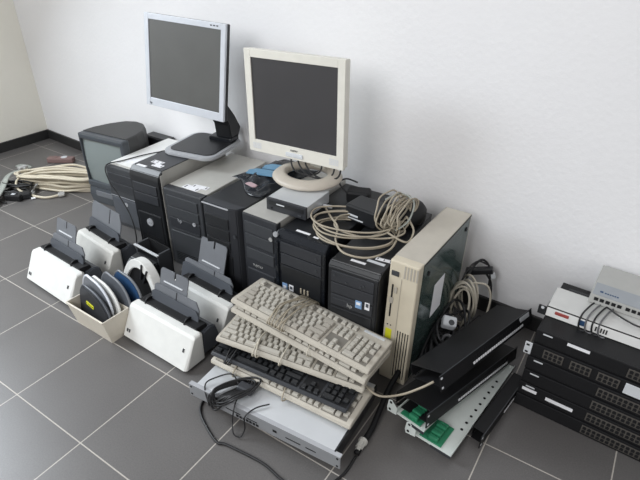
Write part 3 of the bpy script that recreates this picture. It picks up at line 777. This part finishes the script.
# ------------------------------------------------------------------ silver rack unit under the keyboards
def rack_unit():
    t = thing('rack_server', 'thin silver rack unit lying under the keyboard stack', 'rack unit', (1.643, -.634, .0), 3.8)
    z0, z1, W, Dp = .030, .0735, .484, .26
    b = MB(); b.box(.022, W-.022, .004, Dp, z0, z1-.001, 'charcoal_plastic', .001); b.done('chassis', 'charcoal_plastic', t)
    bx('top_cover', 'brushed_steel', t, .021, W-.021, .012, Dp, z1-.001, z1+.001)
    b = MB(); b.box(0, W, 0, .004, z0, z1, 'unit_face', .001)
    for (x, w, h) in ((.13, .05, .003), (.20, .035, .003), (.325, .045, .003), (.385, .03, .003), (.285, .012, .008)):
        b.box(x, x+w, -.0008, .001, z0+.018, z0+.018+h, 'matte_black')
    for x in (.008, W-.008):
        for z in (z0+.008, z1-.008): b.cyl((x, .0005, z), .0032, -.0014, 'y', m='matte_black', n=12)
    b.box(0, W, .0, .013, z1-.001, z1+.0005, 'silver_plastic'); b.done('front_panel', 'silver_plastic', t)
    for i in range(7): bx('socket', 'matte_black', t, .165+.011*i, .173+.011*i, -.001, .001, z0+.006, z0+.014)
    for (x, y) in ((.06, .03), (.30, .02), (W-.06, .22), (.06, .22)):
        MB().prism([(x-.008, 0), (x+.006, 0), (x+.012, z0+.001), (x-.012, z0+.001)], y, y+.012, 'y', bev=.001).done('foot', 'matte_black', t)
    bx('rear_flange', 'black_plastic', t, W-.022, W-.018, .01, Dp, z0, z1+.0015)
rack_unit()
# black cord coil on the rack unit
cc = thing('cord_coil', 'coil of thin black cord spilling over the front of the silver rack unit', 'cable', (1.775, -.598, .077), 3.8)
rnd = random.Random(11)
for k in range(8):
    w = .012+.004*k; l = .066+.008*(k % 3)
    pts = []
    for i in range(10):
        a = 2*PI*i/10
        u = l*math.cos(a)*(1+.1*rnd.uniform(-1, 1)); v = w*math.sin(a)
        x = u*.5+v*.8-.02+.004*k; y = u*.85-v*.3+.005
        z = .004+.004*k*.6+.003*math.sin(a*2+k)
        if y < -.034: z -= min(.05, (-.034-y)*1.6); y = -.034-(-.034-y)*.25
        pts.append((x, y, z))
    cable('cord_loop', pts, .0030, 'cable_black', cc, closed=True)
cable('cord_loop', [(.02, .02, .01), (.028, -.02, .006), (.034, -.040, -.008), (.03, -.044, -.045), (.045, -.062, -.066), (.065, -.060, -.070), (.072, -.046, -.05), (.07, -.038, -.01), (.085, -.01, .004), (.11, .02, .004)], .002, 'cable_black', cc)
MB().box(.0, .05, .015, .045, .0, .018, bev=.006).done('plug', 'charcoal_plastic', cc)
cable('cord_loop', [(-.0, .03, .012), (-.035, .045, .02), (-.07, .02, .012), (-.085, -.012, .006), (-.06, -.036, -.02), (-.03, -.036, -.03), (0, -.02, .003)], .0022, 'cable_black', cc)

# floor cord
tag(cable('floor_cord', [(1.70, -.600, .006), (1.672, -.612, .004), (1.70, -.655, .004), (1.795, -.697, .004), (1.83, -.690, .004), (1.94, -.680, .004), (2.016, -.690, .004), (2.09, -.680, .004), (2.13, -.60, .004), (2.132, -.53, .004)], .0036, 'cable_black'), 'thin black cord looping across the floor in front of the rack unit', 'cable')
tk = thing('antenna_cable', 'thick black cable with a metal screw coupler, beside the keyboards on the floor', 'cable', (2.128, -.468, 0), 0)
cable('sheath', [(.002, -.055, .006), (0, -.02, .008), (.0, .03, .012), (-.008, .09, .02), (-.018, .17, .035), (-.02, .26, .05), (-.02, .34, .05)], .0085, 'matte_black', tk)
c = MB(); c.cyl((.0, -.018, .012), .011, -.022, 'y', m='zinc', n=6); c.cyl((.0, -.013, .012), .013, -.008, 'y', m='zinc', n=16); c.cyl((.0, -.040, .010), .007, -.008, 'y', m='zinc', n=14); c.done('screw_coupler', 'zinc', tk)

# ------------------------------------------------------------------ left cable bundle
def bundle():
    t = thing('cable_bundle', 'thick bundle of cream cables laid in long loops on the floor left of the television', 'cable', (.02, .03, 0), 30)
    rnd = random.Random(5)
    for k in range(15):
        L = rnd.uniform(.17, .245); W = rnd.uniform(.030, .095); z = .009+.0060*k; cx = rnd.uniform(-.01, .03); cy = rnd.uniform(-.022, .022)
        pts = []
        for i in range(14):
            a = 2*PI*i/14
            sq = math.copysign(abs(math.sin(a))**.7, math.sin(a))
            pts.append((cx+L*math.cos(a), cy+W*sq*(1+.3*math.cos(a)), max(.006, z*(1-.25*abs(math.cos(a)))+.006*rnd.uniform(-1, 1))))
        cable('cable_loop', pts, rnd.choice((.0062, .0078, .0070)), 'cable_cream', t, closed=True, sub=5)
    def plug(x, y, z, yaw, w=.04):
        o = MB(); o.box(-.014, .014, -w/2, w/2, -.007, .008, 'connector_grey', .003); o.box(-.020, -.013, -w/2+.004, w/2-.004, -.004, .005, 'zinc', .001)
        o.cyl((.012, 0, 0), .006, .016, 'x', 'connector_grey', n=12)
        return o.done('connector', 'connector_grey', t, (x, y, z), (0, 0, R(yaw)))
    plug(-.225, .055, .075, -30, .045); plug(-.10, -.125, .012, 100, .038); plug(.055, -.115, .010, 120, .032)
    cable('cable_tail', [(-.21, .06, .07), (-.20, .02, .045), (-.15, -.01, .05), (-.05, .0, .05)], .006, 'cable_cream', t)
    cable('cable_tail', [(-.205, .015, .055), (-.205, -.06, .04), (-.15, -.12, .02), (-.02, -.155, .008), (.05, -.125, .010)], .0062, 'cable_cream', t)
    cable('cable_tail', [(-.10, -.115, .012), (-.10, -.06, .03), (-.06, -.02, .04), (.05, .0, .04)], .006, 'connector_grey', t)
bundle()
tag(MB().tube([(-.36, .02, .03), (-.22, -.0, .055), (-.23, -.10, .05), (-.11, -.22, .03), (-.02, -.33, .02), (-.0, -.42, .008)], .022, flat=.22).done('ribbon_cable', 'cable_greygreen'), 'flat grey-green cable at the left edge of the photo', 'cable')
t = thing('power_adapter', 'black power adapter among cords beside the flat grey-green cable', 'adapter', (-.055, -.235, 0), 25)
bx('body', 'matte_black', t, 0, .085, 0, .05, 0, .032, bev=.006); bx('rating_label', 'label_dim', t, .03, .05, .012, .026, .032, .0328)
cable('cord', [(.085, .025, .015), (.10, .05, .02), (.06, .09, .03), (0, .08, .02), (-.04, .05, .008), (-.03, -.01, .006), (.03, -.03, .006)], .0035, 'cable_black', t)
t = thing('power_adapter', 'small black plug with a white tag, nearest the grey connectors of the cream bundle', 'adapter', (.0, -.16, 0), 60)
bx('body', 'black_plastic', t, -.03, .03, -.02, .02, 0, .035, bev=.008); bx('tag', 'paper', t, .025, .045, -.035, -.018, .004, .007)
cable('cord', [(-.03, 0, .02), (-.07, .02, .03), (-.09, .08, .02), (-.05, .12, .02), (.02, .1, .02)], .0035, 'cable_black', t)
t = thing('cord_heap', 'black cords heaped at the left edge of the photo, under the flat grey-green cable', 'cable', (-.12, -.15, 0), 20)
rh = random.Random(4)
for k in range(7):
    a, b_ = rh.uniform(.04, .09), rh.uniform(.025, .06); ox, oy = rh.uniform(-.05, .06), rh.uniform(-.03, .04)
    cable('cord_loop', [(ox+a*math.cos(2*PI*i/10), oy+b_*math.sin(2*PI*i/10), .006+.006*k+.004*math.sin(i)) for i in range(10)], .0042, 'cable_black', t, closed=True)
t = thing('power_strip', 'dull reddish power strip behind the cream cable bundle', 'power strip', (-.33, .165, 0), 33)
bx('body', 'maroon', t, 0, .15, 0, .045, 0, .030, bev=.006)
for i in range(2): MB().cyl((.04+.055*i, .0225, .029), .017, .003, 'z', m='label_dim' if i % 2 else 'maroon').done('socket', 'maroon', t)

# thin cords over tower A
tag(cable('thin_cord', [(.94, .20, .3915), (.86, .12, .3905), (.80, .06, .335), (.75, .11, .298), (.70, .17, .2995), (.66, .10, .2995), (.635, .0, .2995), (.612, -.075, .296), (.64, -.095, .24), (.70, -.10, .18), (.77, -.115, .12), (.82, -.14, .06), (.84, -.16, .005)], .0026, 'cable_black'), 'thin black cord trailing over the low tower and down its front', 'cable')
tag(cable('thin_cord', [(.72, .22, .2995), (.69, .16, .3010), (.72, .10, .2995), (.78, .09, .32), (.84, .12, .375), (.89, .16, .3915), (.93, .2, .3915)], .0026, 'cable_black'), 'thin black cord lying on the white lid towards the monitor base', 'cable')

# ------------------------------------------------------------------ cables and boxes on towers F and G
t = thing('power_adapter', 'boxy black power adapter inside the loops of tan cable, on the black towers', 'adapter', (1.795, -.050, .388), -6)
b = MB(); b.box(0, .115, 0, .085, 0, .055, 'black_plastic', .006); b.done('body', 'black_plastic', t)
b = MB(); b.box(.012, .05, -.0012, .001, .020, .026, 'label_dim'); b.box(.012, .07, -.0012, .001, .010, .014, 'label_dim'); b.done('rating_label', 'label_dim', t)
for i in range(3): MB().cyl((.02+.026*i, .083, .030), .007, .020, 'y', n=12).done('plug', 'cable_tan', t)
t = thing('power_adapter', 'slanted black adapter against the ring-base monitor and the cable loops', 'adapter', (1.735, .055, .386), 20)
bx('body', 'matte_black', t, 0, .08, 0, .055, 0, .04, bev=.008)
cable('cord', [(.0, .03, .02), (-.03, .04, .05), (-.01, .06, .06), (.03, .06, .05)], .003, 'cable_black', t)
t = thing('black_pouch', 'rounded black pouch behind the tan cable loops, beside the cream case', 'pouch', (1.955, .08, .373), 0)
rings = []
for z, k in ((0, .8), (.012, 1), (.035, 1), (.052, .8), (.06, .4)):
    rings.append([(.055*k*math.cos(2*PI*i/20), .075*k*math.sin(2*PI*i/20), z) for i in range(20)])
MB().loft(rings).done('pouch_body', 'matte_black', t); bx('zip', 'charcoal_plastic', t, -.003, .003, -.05, .05, .052, .0615)

def coil(name, label, centre, yaw, n, rx, ry, rad, m, seed, zstep=.0045, tilt=(0, 0), jitter=.15, sub=6):
    t = thing(name, label, 'cable', centre, yaw, *tilt); rnd = random.Random(seed)
    for k in range(n):
        a0 = rnd.uniform(0, 6); px = rnd.uniform(.85, 1.12); py = rnd.uniform(.8, 1.12); ox, oy = rnd.uniform(-1, 1)*rx*jitter, rnd.uniform(-1, 1)*ry*jitter
        pts = []
        for i in range(12):
            a = 2*PI*i/12
            pts.append((ox+rx*px*math.cos(a)*(1+.05*math.sin(3*a+a0)), oy+ry*py*math.sin(a)*(1+.06*math.sin(2*a+a0)), rad*1.1+k*zstep+.25*rad*abs(math.sin(a+a0))*3))
        cable('cable_loop', pts, rad, m, t, closed=True, sub=sub)
    return t
t1 = coil('cable_coil', 'big loose coil of tan network cable on top of the two black towers', (1.868, -.105, .388), 14, 6, .118, .088, .0029, 'cable_tan', 21, zstep=.006, jitter=.28)
# upright bunch at its right side
rnd = random.Random(9)
for k in range(13):
    pts = []
    A = Vector((.15+.35*rnd.random(), .85, .10))*(.070+.022*rnd.random()); B = Vector((-.35+.3*rnd.random(), .10, .95))*(.022+.030*rnd.random())
    c0 = Vector((.108+.030*rnd.uniform(-1, 1), .075+.012*rnd.uniform(-1, 1), .052+.012*rnd.uniform(-1, 1)))
    for i in range(10):
        a = 2*PI*i/10
        pts.append(c0+A*math.cos(a)+B*math.sin(a)+Vector([.005*rnd.uniform(-1, 1) for _ in range(3)]))
    cable('cable_loop', pts, .0027, 'cable_tan', t1, closed=True)
cable('cable_tail', [(-.13, .09, .02), (-.09, .03, .02), (-.05, -.03, .025), (-.04, -.08, .01), (.0, -.13, .004), (.07, -.13, .002), (.12, -.07, .004), (.13, .0, .02), (.12, .05, .04)], .0032, 'cable_tan', t1)
cable('cable_tail', [(.06, .11, .07), (.10, .13, .09), (.15, .10, .085), (.15, .04, .05), (.12, .0, .03)], .0028, 'cable_greygreen', t1)
MB().cyl((-.14, .10, .018), .006, .03, 'x', n=12).done('plug', 'label_dim', t1)
cable('cable_tail', [(.14, .06, .05), (.17, .02, .03), (.16, -.03, .015), (.10, -.02, .03)], .0032, 'cable_tan', t1)

# ------------------------------------------------------------------ heap right of the cream case
t2 = thing('cable_coil', 'pale cable coil standing upright against the wall beside the cream case', 'cable', (2.178, .095, .105), -15, 0, 0)
rnd = random.Random(31)
for k in range(6):
    rx = rnd.uniform(.030, .046); rz = rnd.uniform(.070, .092); cx = rnd.uniform(-.012, .018); yy = -.02+.012*k
    pts = [(cx+rx*math.cos(2*PI*i/12), yy+.02*math.sin(2*PI*i/12+k), .0+rz*math.sin(2*PI*i/12)+.01*k*.5) for i in range(12)]
    cable('cable_loop', pts, .0040, 'cable_beige', t2, closed=True)
cable('cable_tail', [(.0, .02, .09), (.04, .05, .09), (.06, .06, .04), (.06, .05, -.05)], .0035, 'cable_beige', t2)
t3 = thing('cord_heap', 'tangle of black cords and plugs on the floor against the cream case', 'cable', (2.185, .0, 0), 0)
for k in range(14):
    r1 = rnd.uniform(.03, .075); r2 = rnd.uniform(.06, .14); cx = rnd.uniform(-.02, .015); cy = rnd.uniform(-.13, .04); z = .006+.009*k
    e = rnd.uniform(0, 6)
    pts = [(max(-.045, cx*.6+r1*math.cos(2*PI*i/11+e*.1)), cy+r2*math.sin(2*PI*i/11), max(.006, z+.018*math.sin(4*PI*i/11+e))) for i in range(11)]
    cable('cord_loop', pts, rnd.choice((.0042, .005, .0035)), 'cable_black', t3, closed=True, sub=5)
cable('cord_loop', [(-.03, .12, .14), (-.02, .17, .21), (.0, .21, .235), (.03, .22, .20), (.04, .2, .14)], .004, 'cable_black', t3)
cable('cord_loop', [(-.04, .10, .12), (-.03, .14, .21), (-.01, .19, .235), (.02, .22, .215)], .003, 'cable_black', t3)
t = thing('power_adapter', 'grey plug adapter lying on the black cords beside the cream case', 'adapter', (2.172, -.03, .115), 20, 25, 10)
bx('body', 'label_dim', t, -.022, .022, -.018, .018, 0, .032, bev=.006); MB().cyl((.004, -.006, .031), .009, .003, 'z').done('socket', 'dark_grey_plastic', t)
t = thing('power_plug', 'grey ring-shaped plug half buried in the black cords', 'plug', (2.195, -.075, .085), 30, 40, 0)
b = MB(); b.tube([(.018*math.cos(2*PI*i/12), .024*math.sin(2*PI*i/12), 0) for i in range(12)], .005, closed=True); b.done('ring', 'cable_grey', t)
cable('cord', [(0, .02, 0), (.01, .05, -.02), (.0, .09, -.05)], .004, 'cable_black', t)
t = thing('black_connector', 'long black plug propped up above the pale cable coil by the wall', 'plug', (2.185, .20, .195), 10, 0, -18)
bx('body', 'black_plastic', t, -.045, .045, -.012, .012, -.01, .012, bev=.004); bx('contact', 'label_dim', t, .035, .048, -.006, .006, -.030, -.010, bev=.001)
cable('cord', [(.02, 0, -.01), (.03, .0, -.05), (.02, -.01, -.12), (.0, -.02, -.2)], .004, 'cable_black', t)
# dark folded packing behind the panels
t = thing('black_sleeve', 'black padded sleeve lying flat under the upper rack panels', 'sleeve', (2.225, -.215, .0), 77)
bx('body', 'matte_black', t, 0, .36, .0, .085, .0, .060, bev=.010); bx('flap', 'charcoal_plastic', t, .02, .34, .01, .075, .060, .066, bev=.003)

# beige lead from the keyboards to the panels
tag(cable('beige_lead', [(2.040, -.395, .135), (2.075, -.400, .118), (2.125, -.400, .105), (2.180, -.385, .130), (2.225, -.372, .170), (2.250, -.352, .190)], .0032, 'cable_tan'), 'tan lead running from the keyboard stack to the black rack panels', 'cable')

# ------------------------------------------------------------------ rack panels
def panel(label, loc, yaw, pit, rol, W=.482, Dp=.105, m='rack_black', strip=True, holes=True, label_end=False, pcb=None, top='rack_black', h=.044):
    t = thing('patch_bay', label, 'patch panel', loc, yaw, pit, rol)
    b = MB(); b.box(0, W, 0, .0025, 0, h, m, .0008)
    for x in (.008, W-.008):
        for z in (h*.2, h*.8): b.box(x-.004, x+.004, -.0006, .001, z-.0028, z+.0028, 'label_dim' if x < .1 else 'matte_black', .0005)
    fp = b.done('front_panel', m, t)
    b = MB(); b.box(.018, W-.018, .002, Dp, h-.002, h, top, .0005); b.box(.018, W-.018, Dp-.0015, Dp, .010, h, top); b.box(W-.0195, W-.018, .002, Dp, .004, h, top)
    b.box(.018, W-.018, .002, Dp, .002, .0035, 'matte_black')
    b.done('tray_body', top, t)
    bx('front_edge', 'dark_grey_plastic', t, 0, W, -.0008, .0012, h-.001, h+.0005)
    if strip:
        s = MB()
        for i in range(24): x = .150+.0115*i; s.box(x, x+.0080, -.0015, .001, .009, .0155, 'paper')
        s.done('label_strip', 'paper', fp)
        for i in range(24):
            x = .150+.0115*i
            if i == 0: pm = MB().box(0, .0085, -.0012, .001, .020, .031).done('port', 'matte_black', fp, (x, 0, 0))
            else: pc = pm.copy(); C.objects.link(pc); pc.parent = fp; pc.location = (x, 0, 0)
    if label_end: bx('end_label', 'label_dim', t, W-.075, W-.02, -.0016, .001, .026, .040)
    if pcb:
        bx('circuit_board', 'green_pcb', t, .03, .11, .012, Dp-.012, h, h+.008, bev=.001)
        for i in range(4): bx('terminal_block', 'green_pcb', t, .035+.018*i, .048+.018*i, .02, Dp-.03, h+.008, h+.016, bev=.002)
    return t
panel('uppermost black rack panel with a dashed white strip and a white end label', (2.278, -.368, .182), 77.5, -20, 4.8, Dp=.105, label_end=True)
panel('black rack panel with a dashed white strip, second from the top of the pile', (2.266, -.408, .078), 77, -8, 7.6, Dp=.113)
def open_tray(label, loc, yaw, rol, W, Dp, holes=True, board=True):
    t = thing('rack_tray', label, 'rack panel', loc, yaw, 0, rol)
    h = .016
    b = MB(); b.box(0, W, 0, Dp, 0, .002, 'white_pcb'); b.box(0, W, 0, .0018, 0, h*.5, 'white_pcb'); b.box(0, W, Dp-.002, Dp, 0, h, 'white_pcb'); b.done('plate', 'white_pcb', t)
    if holes:
        for i in range(9):
            x = .10+.030*i
            if i == 0: p = MB().cyl((0, .018, .0018), .0042, .0008, 'z', n=12).done('hole', 'matte_black', t, (x, 0, 0))
            else: q = p.copy(); C.objects.link(q); q.parent = t; q.location = (x, 0, 0)
    # mounting ear at the near end
    e = MB(); e.prism([(Dp-.004, -.004), (Dp+.024, -.008), (Dp+.028, .004), (Dp+.026, .030), (Dp+.018, .036), (Dp-.004, .018)], -.002, 0, 'x', 'white_pcb', bev=.0005)
    for (y, z) in ((Dp+.017, .027), (Dp+.018, .003)): e.cyl((-.0022, y, z), .0040, -.0006, 'x', 'matte_black', n=12)
    e.done('mounting_ear', 'white_pcb', t)
    bx('end_rail', 'charcoal_plastic', t, -.001, .001, .0, Dp*.55, -.008, .001)
    if board:
        g = bx('circuit_board', 'green_pcb', t, .006, .085, Dp-.075, Dp-.012, .003, .006)
        for i in range(5): bx('terminal_block', 'green_pcb', g, .01+.014*i, .021+.014*i, Dp-.062, Dp-.035, .006, .018+.004*(i % 2), bev=.002)
    return t
open_tray('white metal rack tray with a row of holes, lowest in the pile', (2.343, -.412, .026), 84, 2.9, .44, .108)
open_tray('small white rack tray with a green board, poking out under the black panels', (2.262, -.406, .058), 79, 4, .42, .092, holes=False)
panel('black rack panel lying alone on the floor, next to the stack of switches', (2.392, -.325, .0), 82, 0, 0, W=.30, Dp=.034)
# something that props the near end of the trays
t = thing('black_bracket', 'black metal bracket propping up the lowest white rack tray', 'bracket', (2.30, -.32, 0), 84)
bx('base_plate', 'matte_black', t, 0, .20, 0, .06, 0, .005); bx('upright', 'matte_black', t, 0, .20, .055, .06, 0, .012)

# ------------------------------------------------------------------ switch stack
PORTM = {}
def port_group(parent, x0, z0, n, m='port_frame', pw=.0118, ph=.0125, rows=2, mul=1):
    g = MB().box(x0-.002, x0+n*pw+.002, -.002, .001, z0-.0015, z0+rows*ph+.0015, m, .0006).done('port_block', m, parent)
    key = 'p'
    for r in range(rows):
        for i in range(n):
            if key not in PORTM:
                b = MB(); b.box(.0015, .0100, -.0028, -.0015, .0015, .0105, 'matte_black'); b.box(.0042, .0075, -.0028, -.0015, .0100, .0118, 'matte_black')
                o = b.done('port', 'matte_black', g); PORTM[key] = o.data
            else:
                o = bpy.data.objects.new('port', PORTM[key]); C.objects.link(o); o.parent = g
            o.location = (x0+i*pw, 0, z0+r*ph)
    return g
SW = (2.425, -.097)
def switch(label, k, dx=0, dy=0, groups=(), logo=True, labels=(), ear=False, panel_=None, yaw=-3):
    h = .0438; t = thing('network_switch', label, 'network switch', (SW[0]+dx, SW[1]+dy-(.018, .015, .011, .007, .002, 0)[k], k*.0444), yaw)
    W = .44
    MB().box(0, W, .006, .27, .001, h, bev=.0015).done('casing', 'rack_black', t)
    MB().box(0, W, 0, .008, .001, h, bev=.0015).done('front_panel', 'rack_black', t)
    for (x, z, n) in groups: port_group(t, x, z, n)
    if logo: bx('logo_strip', 'label_dim', t, .018, .042, -.0008, .001, h-.010, h-.006)
    for (x, z, w, hh) in labels: bx('white_label', 'paper', t, x, x+w, -.001, .001, z, z+hh)
    if ear:
        b = MB(); b.box(-.018, .001, -.003, .001, .003, h-.002, 'label_dim', .001)
        for z in (.010, h-.010): b.box(-.014, -.006, -.004, -.002, z-.003, z+.003, 'matte_black', .0008)
        b.done('rack_ear', 'label_dim', t)
    if panel_: bx('blank_panel', 'label_dim', t, panel_[0], panel_[1], -.002, .001, .004, h-.006, bev=.001)
    for x in (.03, W-.03): bx('foot', 'matte_black', t, x-.01, x+.01, .02, .04, 0, .0015)
    return t
R2 = .182
full = lambda n0: ((n0, .010, 12), (n0+.150, .010, 6))
switch('lowest black network switch of the stack, standing on the floor', 0, 0, 0, full(R2), logo=False)
switch('black network switch with two white labels, second from the floor', 1, 0, .001, full(R2), labels=((.010, .018, .040, .010), (.075, .014, .072, .011)))
switch('plain black network switch above the one with two white labels', 2, .001, .0, full(R2))
switch('black network switch directly under the one with a grey mounting ear', 3, 0, .001, full(R2+.003))
switch('black network switch with a grey mounting ear and three groups of ports', 4, .003, .001, ((.034, .010, 4), (.103, .010, 4), (.170, .010, 4)), logo=False, ear=True, panel_=(.232, .36))
switch('topmost black network switch, under the silver router', 5, .003, .004, ((.228, .008, 12),), labels=((.080, .030, .055, .009),))

def router():
    h = .033; t = thing('router', 'silver router with a red sticker and side brackets, on top of the switches', 'router', (2.432, -.018, .2668), -2)
    W, Dp = .42, .105
    MB().box(0, W, 0, Dp, 0, h, bev=.0015).done('casing', 'router_grey', t)
    b = MB(); b.box(0, W, -.003, .001, .001, h-.002, 'white_plastic', .0008); b.box(0, W, -.0035, .0, h-.003, h-.001, 'matte_black'); fp = b.done('front_panel', 'white_plastic', t)
    bx('red_sticker', 'red', t, .022, .058, -.004, -.002, .014, .024, bev=.002); bx('dark_window', 'navy', t, .085, .102, -.004, -.002, .008, .025, bev=.001)
    for i in range(5): bx('vent_slot', 'matte_black', t, .125+.0065*i, .1285+.0065*i, -.004, -.002, .008, .022)
    for i, x in enumerate((.235, .250, .265)): MB().cyl((x, -.002, .016), .0022, -.002, 'y', n=10).done('indicator_light', 'label_dim', t)
    MB().cyl((.29, -.002, .016), .005, -.002, 'y', n=12).done('jack', 'matte_black', t)
    b = MB(); b.box(-.022, 0, -.004, -.001, -.0, h-.004, 'black_plastic', .001); b.box(-.002, 0, -.001, .03, 0, h-.004, 'black_plastic'); b.cyl((-.011, -.004, h*.70), .0045, -.001, 'y', 'label_dim', n=12); b.done('side_bracket', 'black_plastic', t)
    bx('side_bracket', 'black_plastic', t, .03, .14, Dp, Dp+.006, h-.006, h+.004, bev=.001)
router()
def grey_switch():
    t = thing('network_switch', 'small light grey network switch with a sloping top, topmost on the silver router', 'network switch', (2.520, .060, .3015), -3)
    W, Dp, h = .235, .155, .036
    MB().prism([(0, .001), (Dp, .001), (Dp, h+.004), (.050, h+.004), (0, h-.009)], 0, W, 'x', bev=.0015).done('casing', 'grey_switch', t)
    mx = Matrix.Translation((0, .003, h-.008)) @ Matrix.Rotation(math.atan(.013/.05), 4, 'X')
    b = MB(); b.box(.004, W-.004, 0, .046, -.001, .0008, 'grey_switch_dark', mx=mx); b.done('label_band', 'grey_switch_dark', t)
    b = MB(); b.box(0, W, -.002, .001, .001, h-.009, 'grey_switch', .0008); b.done('front_panel', 'grey_switch', t)
    x = .012
    for i in range(12):
        if i in (5,): x += .006
        o = MB().box(0, .0105, -.003, -.001, .013, .023).done('port', 'matte_black', t, (x, 0, 0)); x += .0145
    g = MB(); g.box(.02, .028, .012, .018, .0006, .0012, 'navy', mx=mx)
    for i in range(6): g.box(.032+.006*i, .0365+.006*i, .012, .016, .0006, .0012, 'navy', mx=mx)
    g.done('logo_text', 'navy', t)
    for i in range(2):
        mx2 = mx @ Matrix.Translation((.135+.014*i, .018, .0005)); MB().box(0, .010, 0, .012, 0, .0012, mx=mx2).done('side_port', 'matte_black', t)
grey_switch()
t = thing('patch_leads', 'thin dark cords hanging between the grey switch and the silver router', 'cable', (2.538, -.015, .266), 0)
for k in range(4):
    x = -.012+.016*k
    cable('cord', [(x+.01, .066, .042), (x+.002, .045, .040), (x-.008, .0, .041), (x-.01, -.012, .02), (x-.004, -.014, -.001), (x+.01, -.02, .003)], .0024, 'cable_grey' if k % 2 else 'cable_black', t)
cable('cord', [(.03, .064, .043), (.07, .040, .041), (.12, .025, .041), (.20, .045, .041)], .0024, 'cable_black', t)

for o in C.objects:                                             # repeats of a kind share a group
    if o.parent is None and 'category' in o:
        g = {'computer_tower': 'computer towers in the row along the wall', 'keyboard': 'keyboards in the stack', 'document_scanner': 'document scanners on the floor',
             'network_switch': 'network switches in the stack', 'patch_bay': 'black patch panels in the pile', 'rack_tray': 'white rack trays in the pile',
             'scanner_cover': 'plastic covers standing in the cream bin', 'flat_monitor': 'flat monitors on the towers'}.get(o.name.split('.')[0])
        if g: o['group'] = g

# ------------------------------------------------------------------ camera and light
cam = bpy.data.cameras.new('camera'); co = bpy.data.objects.new('camera', cam); C.objects.link(co)
F, yaw, pit, rol, cx, cy, cz = 514.7099, -0.5738407, 0.5416473, 0.013258, 2.5137572, -1.3059786, 1.1770014
f = Vector((math.cos(pit)*math.sin(yaw), math.cos(pit)*math.cos(yaw), -math.sin(pit)))
r = Vector((math.cos(yaw), -math.sin(yaw), 0)); u = r.cross(f)
r2 = r*math.cos(rol)+u*math.sin(rol); u2 = -r*math.sin(rol)+u*math.cos(rol)
mw = Matrix(((r2.x, u2.x, -f.x, cx), (r2.y, u2.y, -f.y, cy), (r2.z, u2.z, -f.z, cz), (0, 0, 0, 1)))
co.matrix_world = mw
cam.sensor_width = 36; cam.lens = F/640*36; cam.clip_start = .02
bpy.context.scene.camera = co

def area(name, loc, target, sx, sy, power, col):
    l = bpy.data.lights.new(name, 'AREA'); l.shape = 'RECTANGLE'; l.size = sx; l.size_y = sy; l.energy = power; l.color = col
    o = bpy.data.objects.new(name, l); C.objects.link(o); o.location = loc
    o.rotation_euler = (Vector(target)-Vector(loc)).to_track_quat('-Z', 'Y').to_euler(); return o
area('window_light', (1.6, -3.1, 2.2), (2.0, .2, .4), 1.7, 1.4, 58, (.98, .985, 1))
area('side_window_light', (XL+.03, -1.35, 1.75), (.8, -2.6, -.1), 1.6, 1.2, 112, (.86, .93, 1))
area('far_window_light', (4.4, -2.2, 1.7), (.6, .3, .3), 1.8, 1.4, 14, (1, .98, .96))
wd = bpy.data.worlds.new('world'); bpy.context.scene.world = wd; wd.use_nodes = True
bg = wd.node_tree.nodes['Background']; bg.inputs[0].default_value = (.98, .98, 1, 1); bg.inputs[1].default_value = .36
vs = bpy.context.scene.view_settings; vs.view_transform = 'Standard'; vs.look = 'None'; vs.gamma = 1; vs.use_curve_mapping = False; vs.exposure = 0
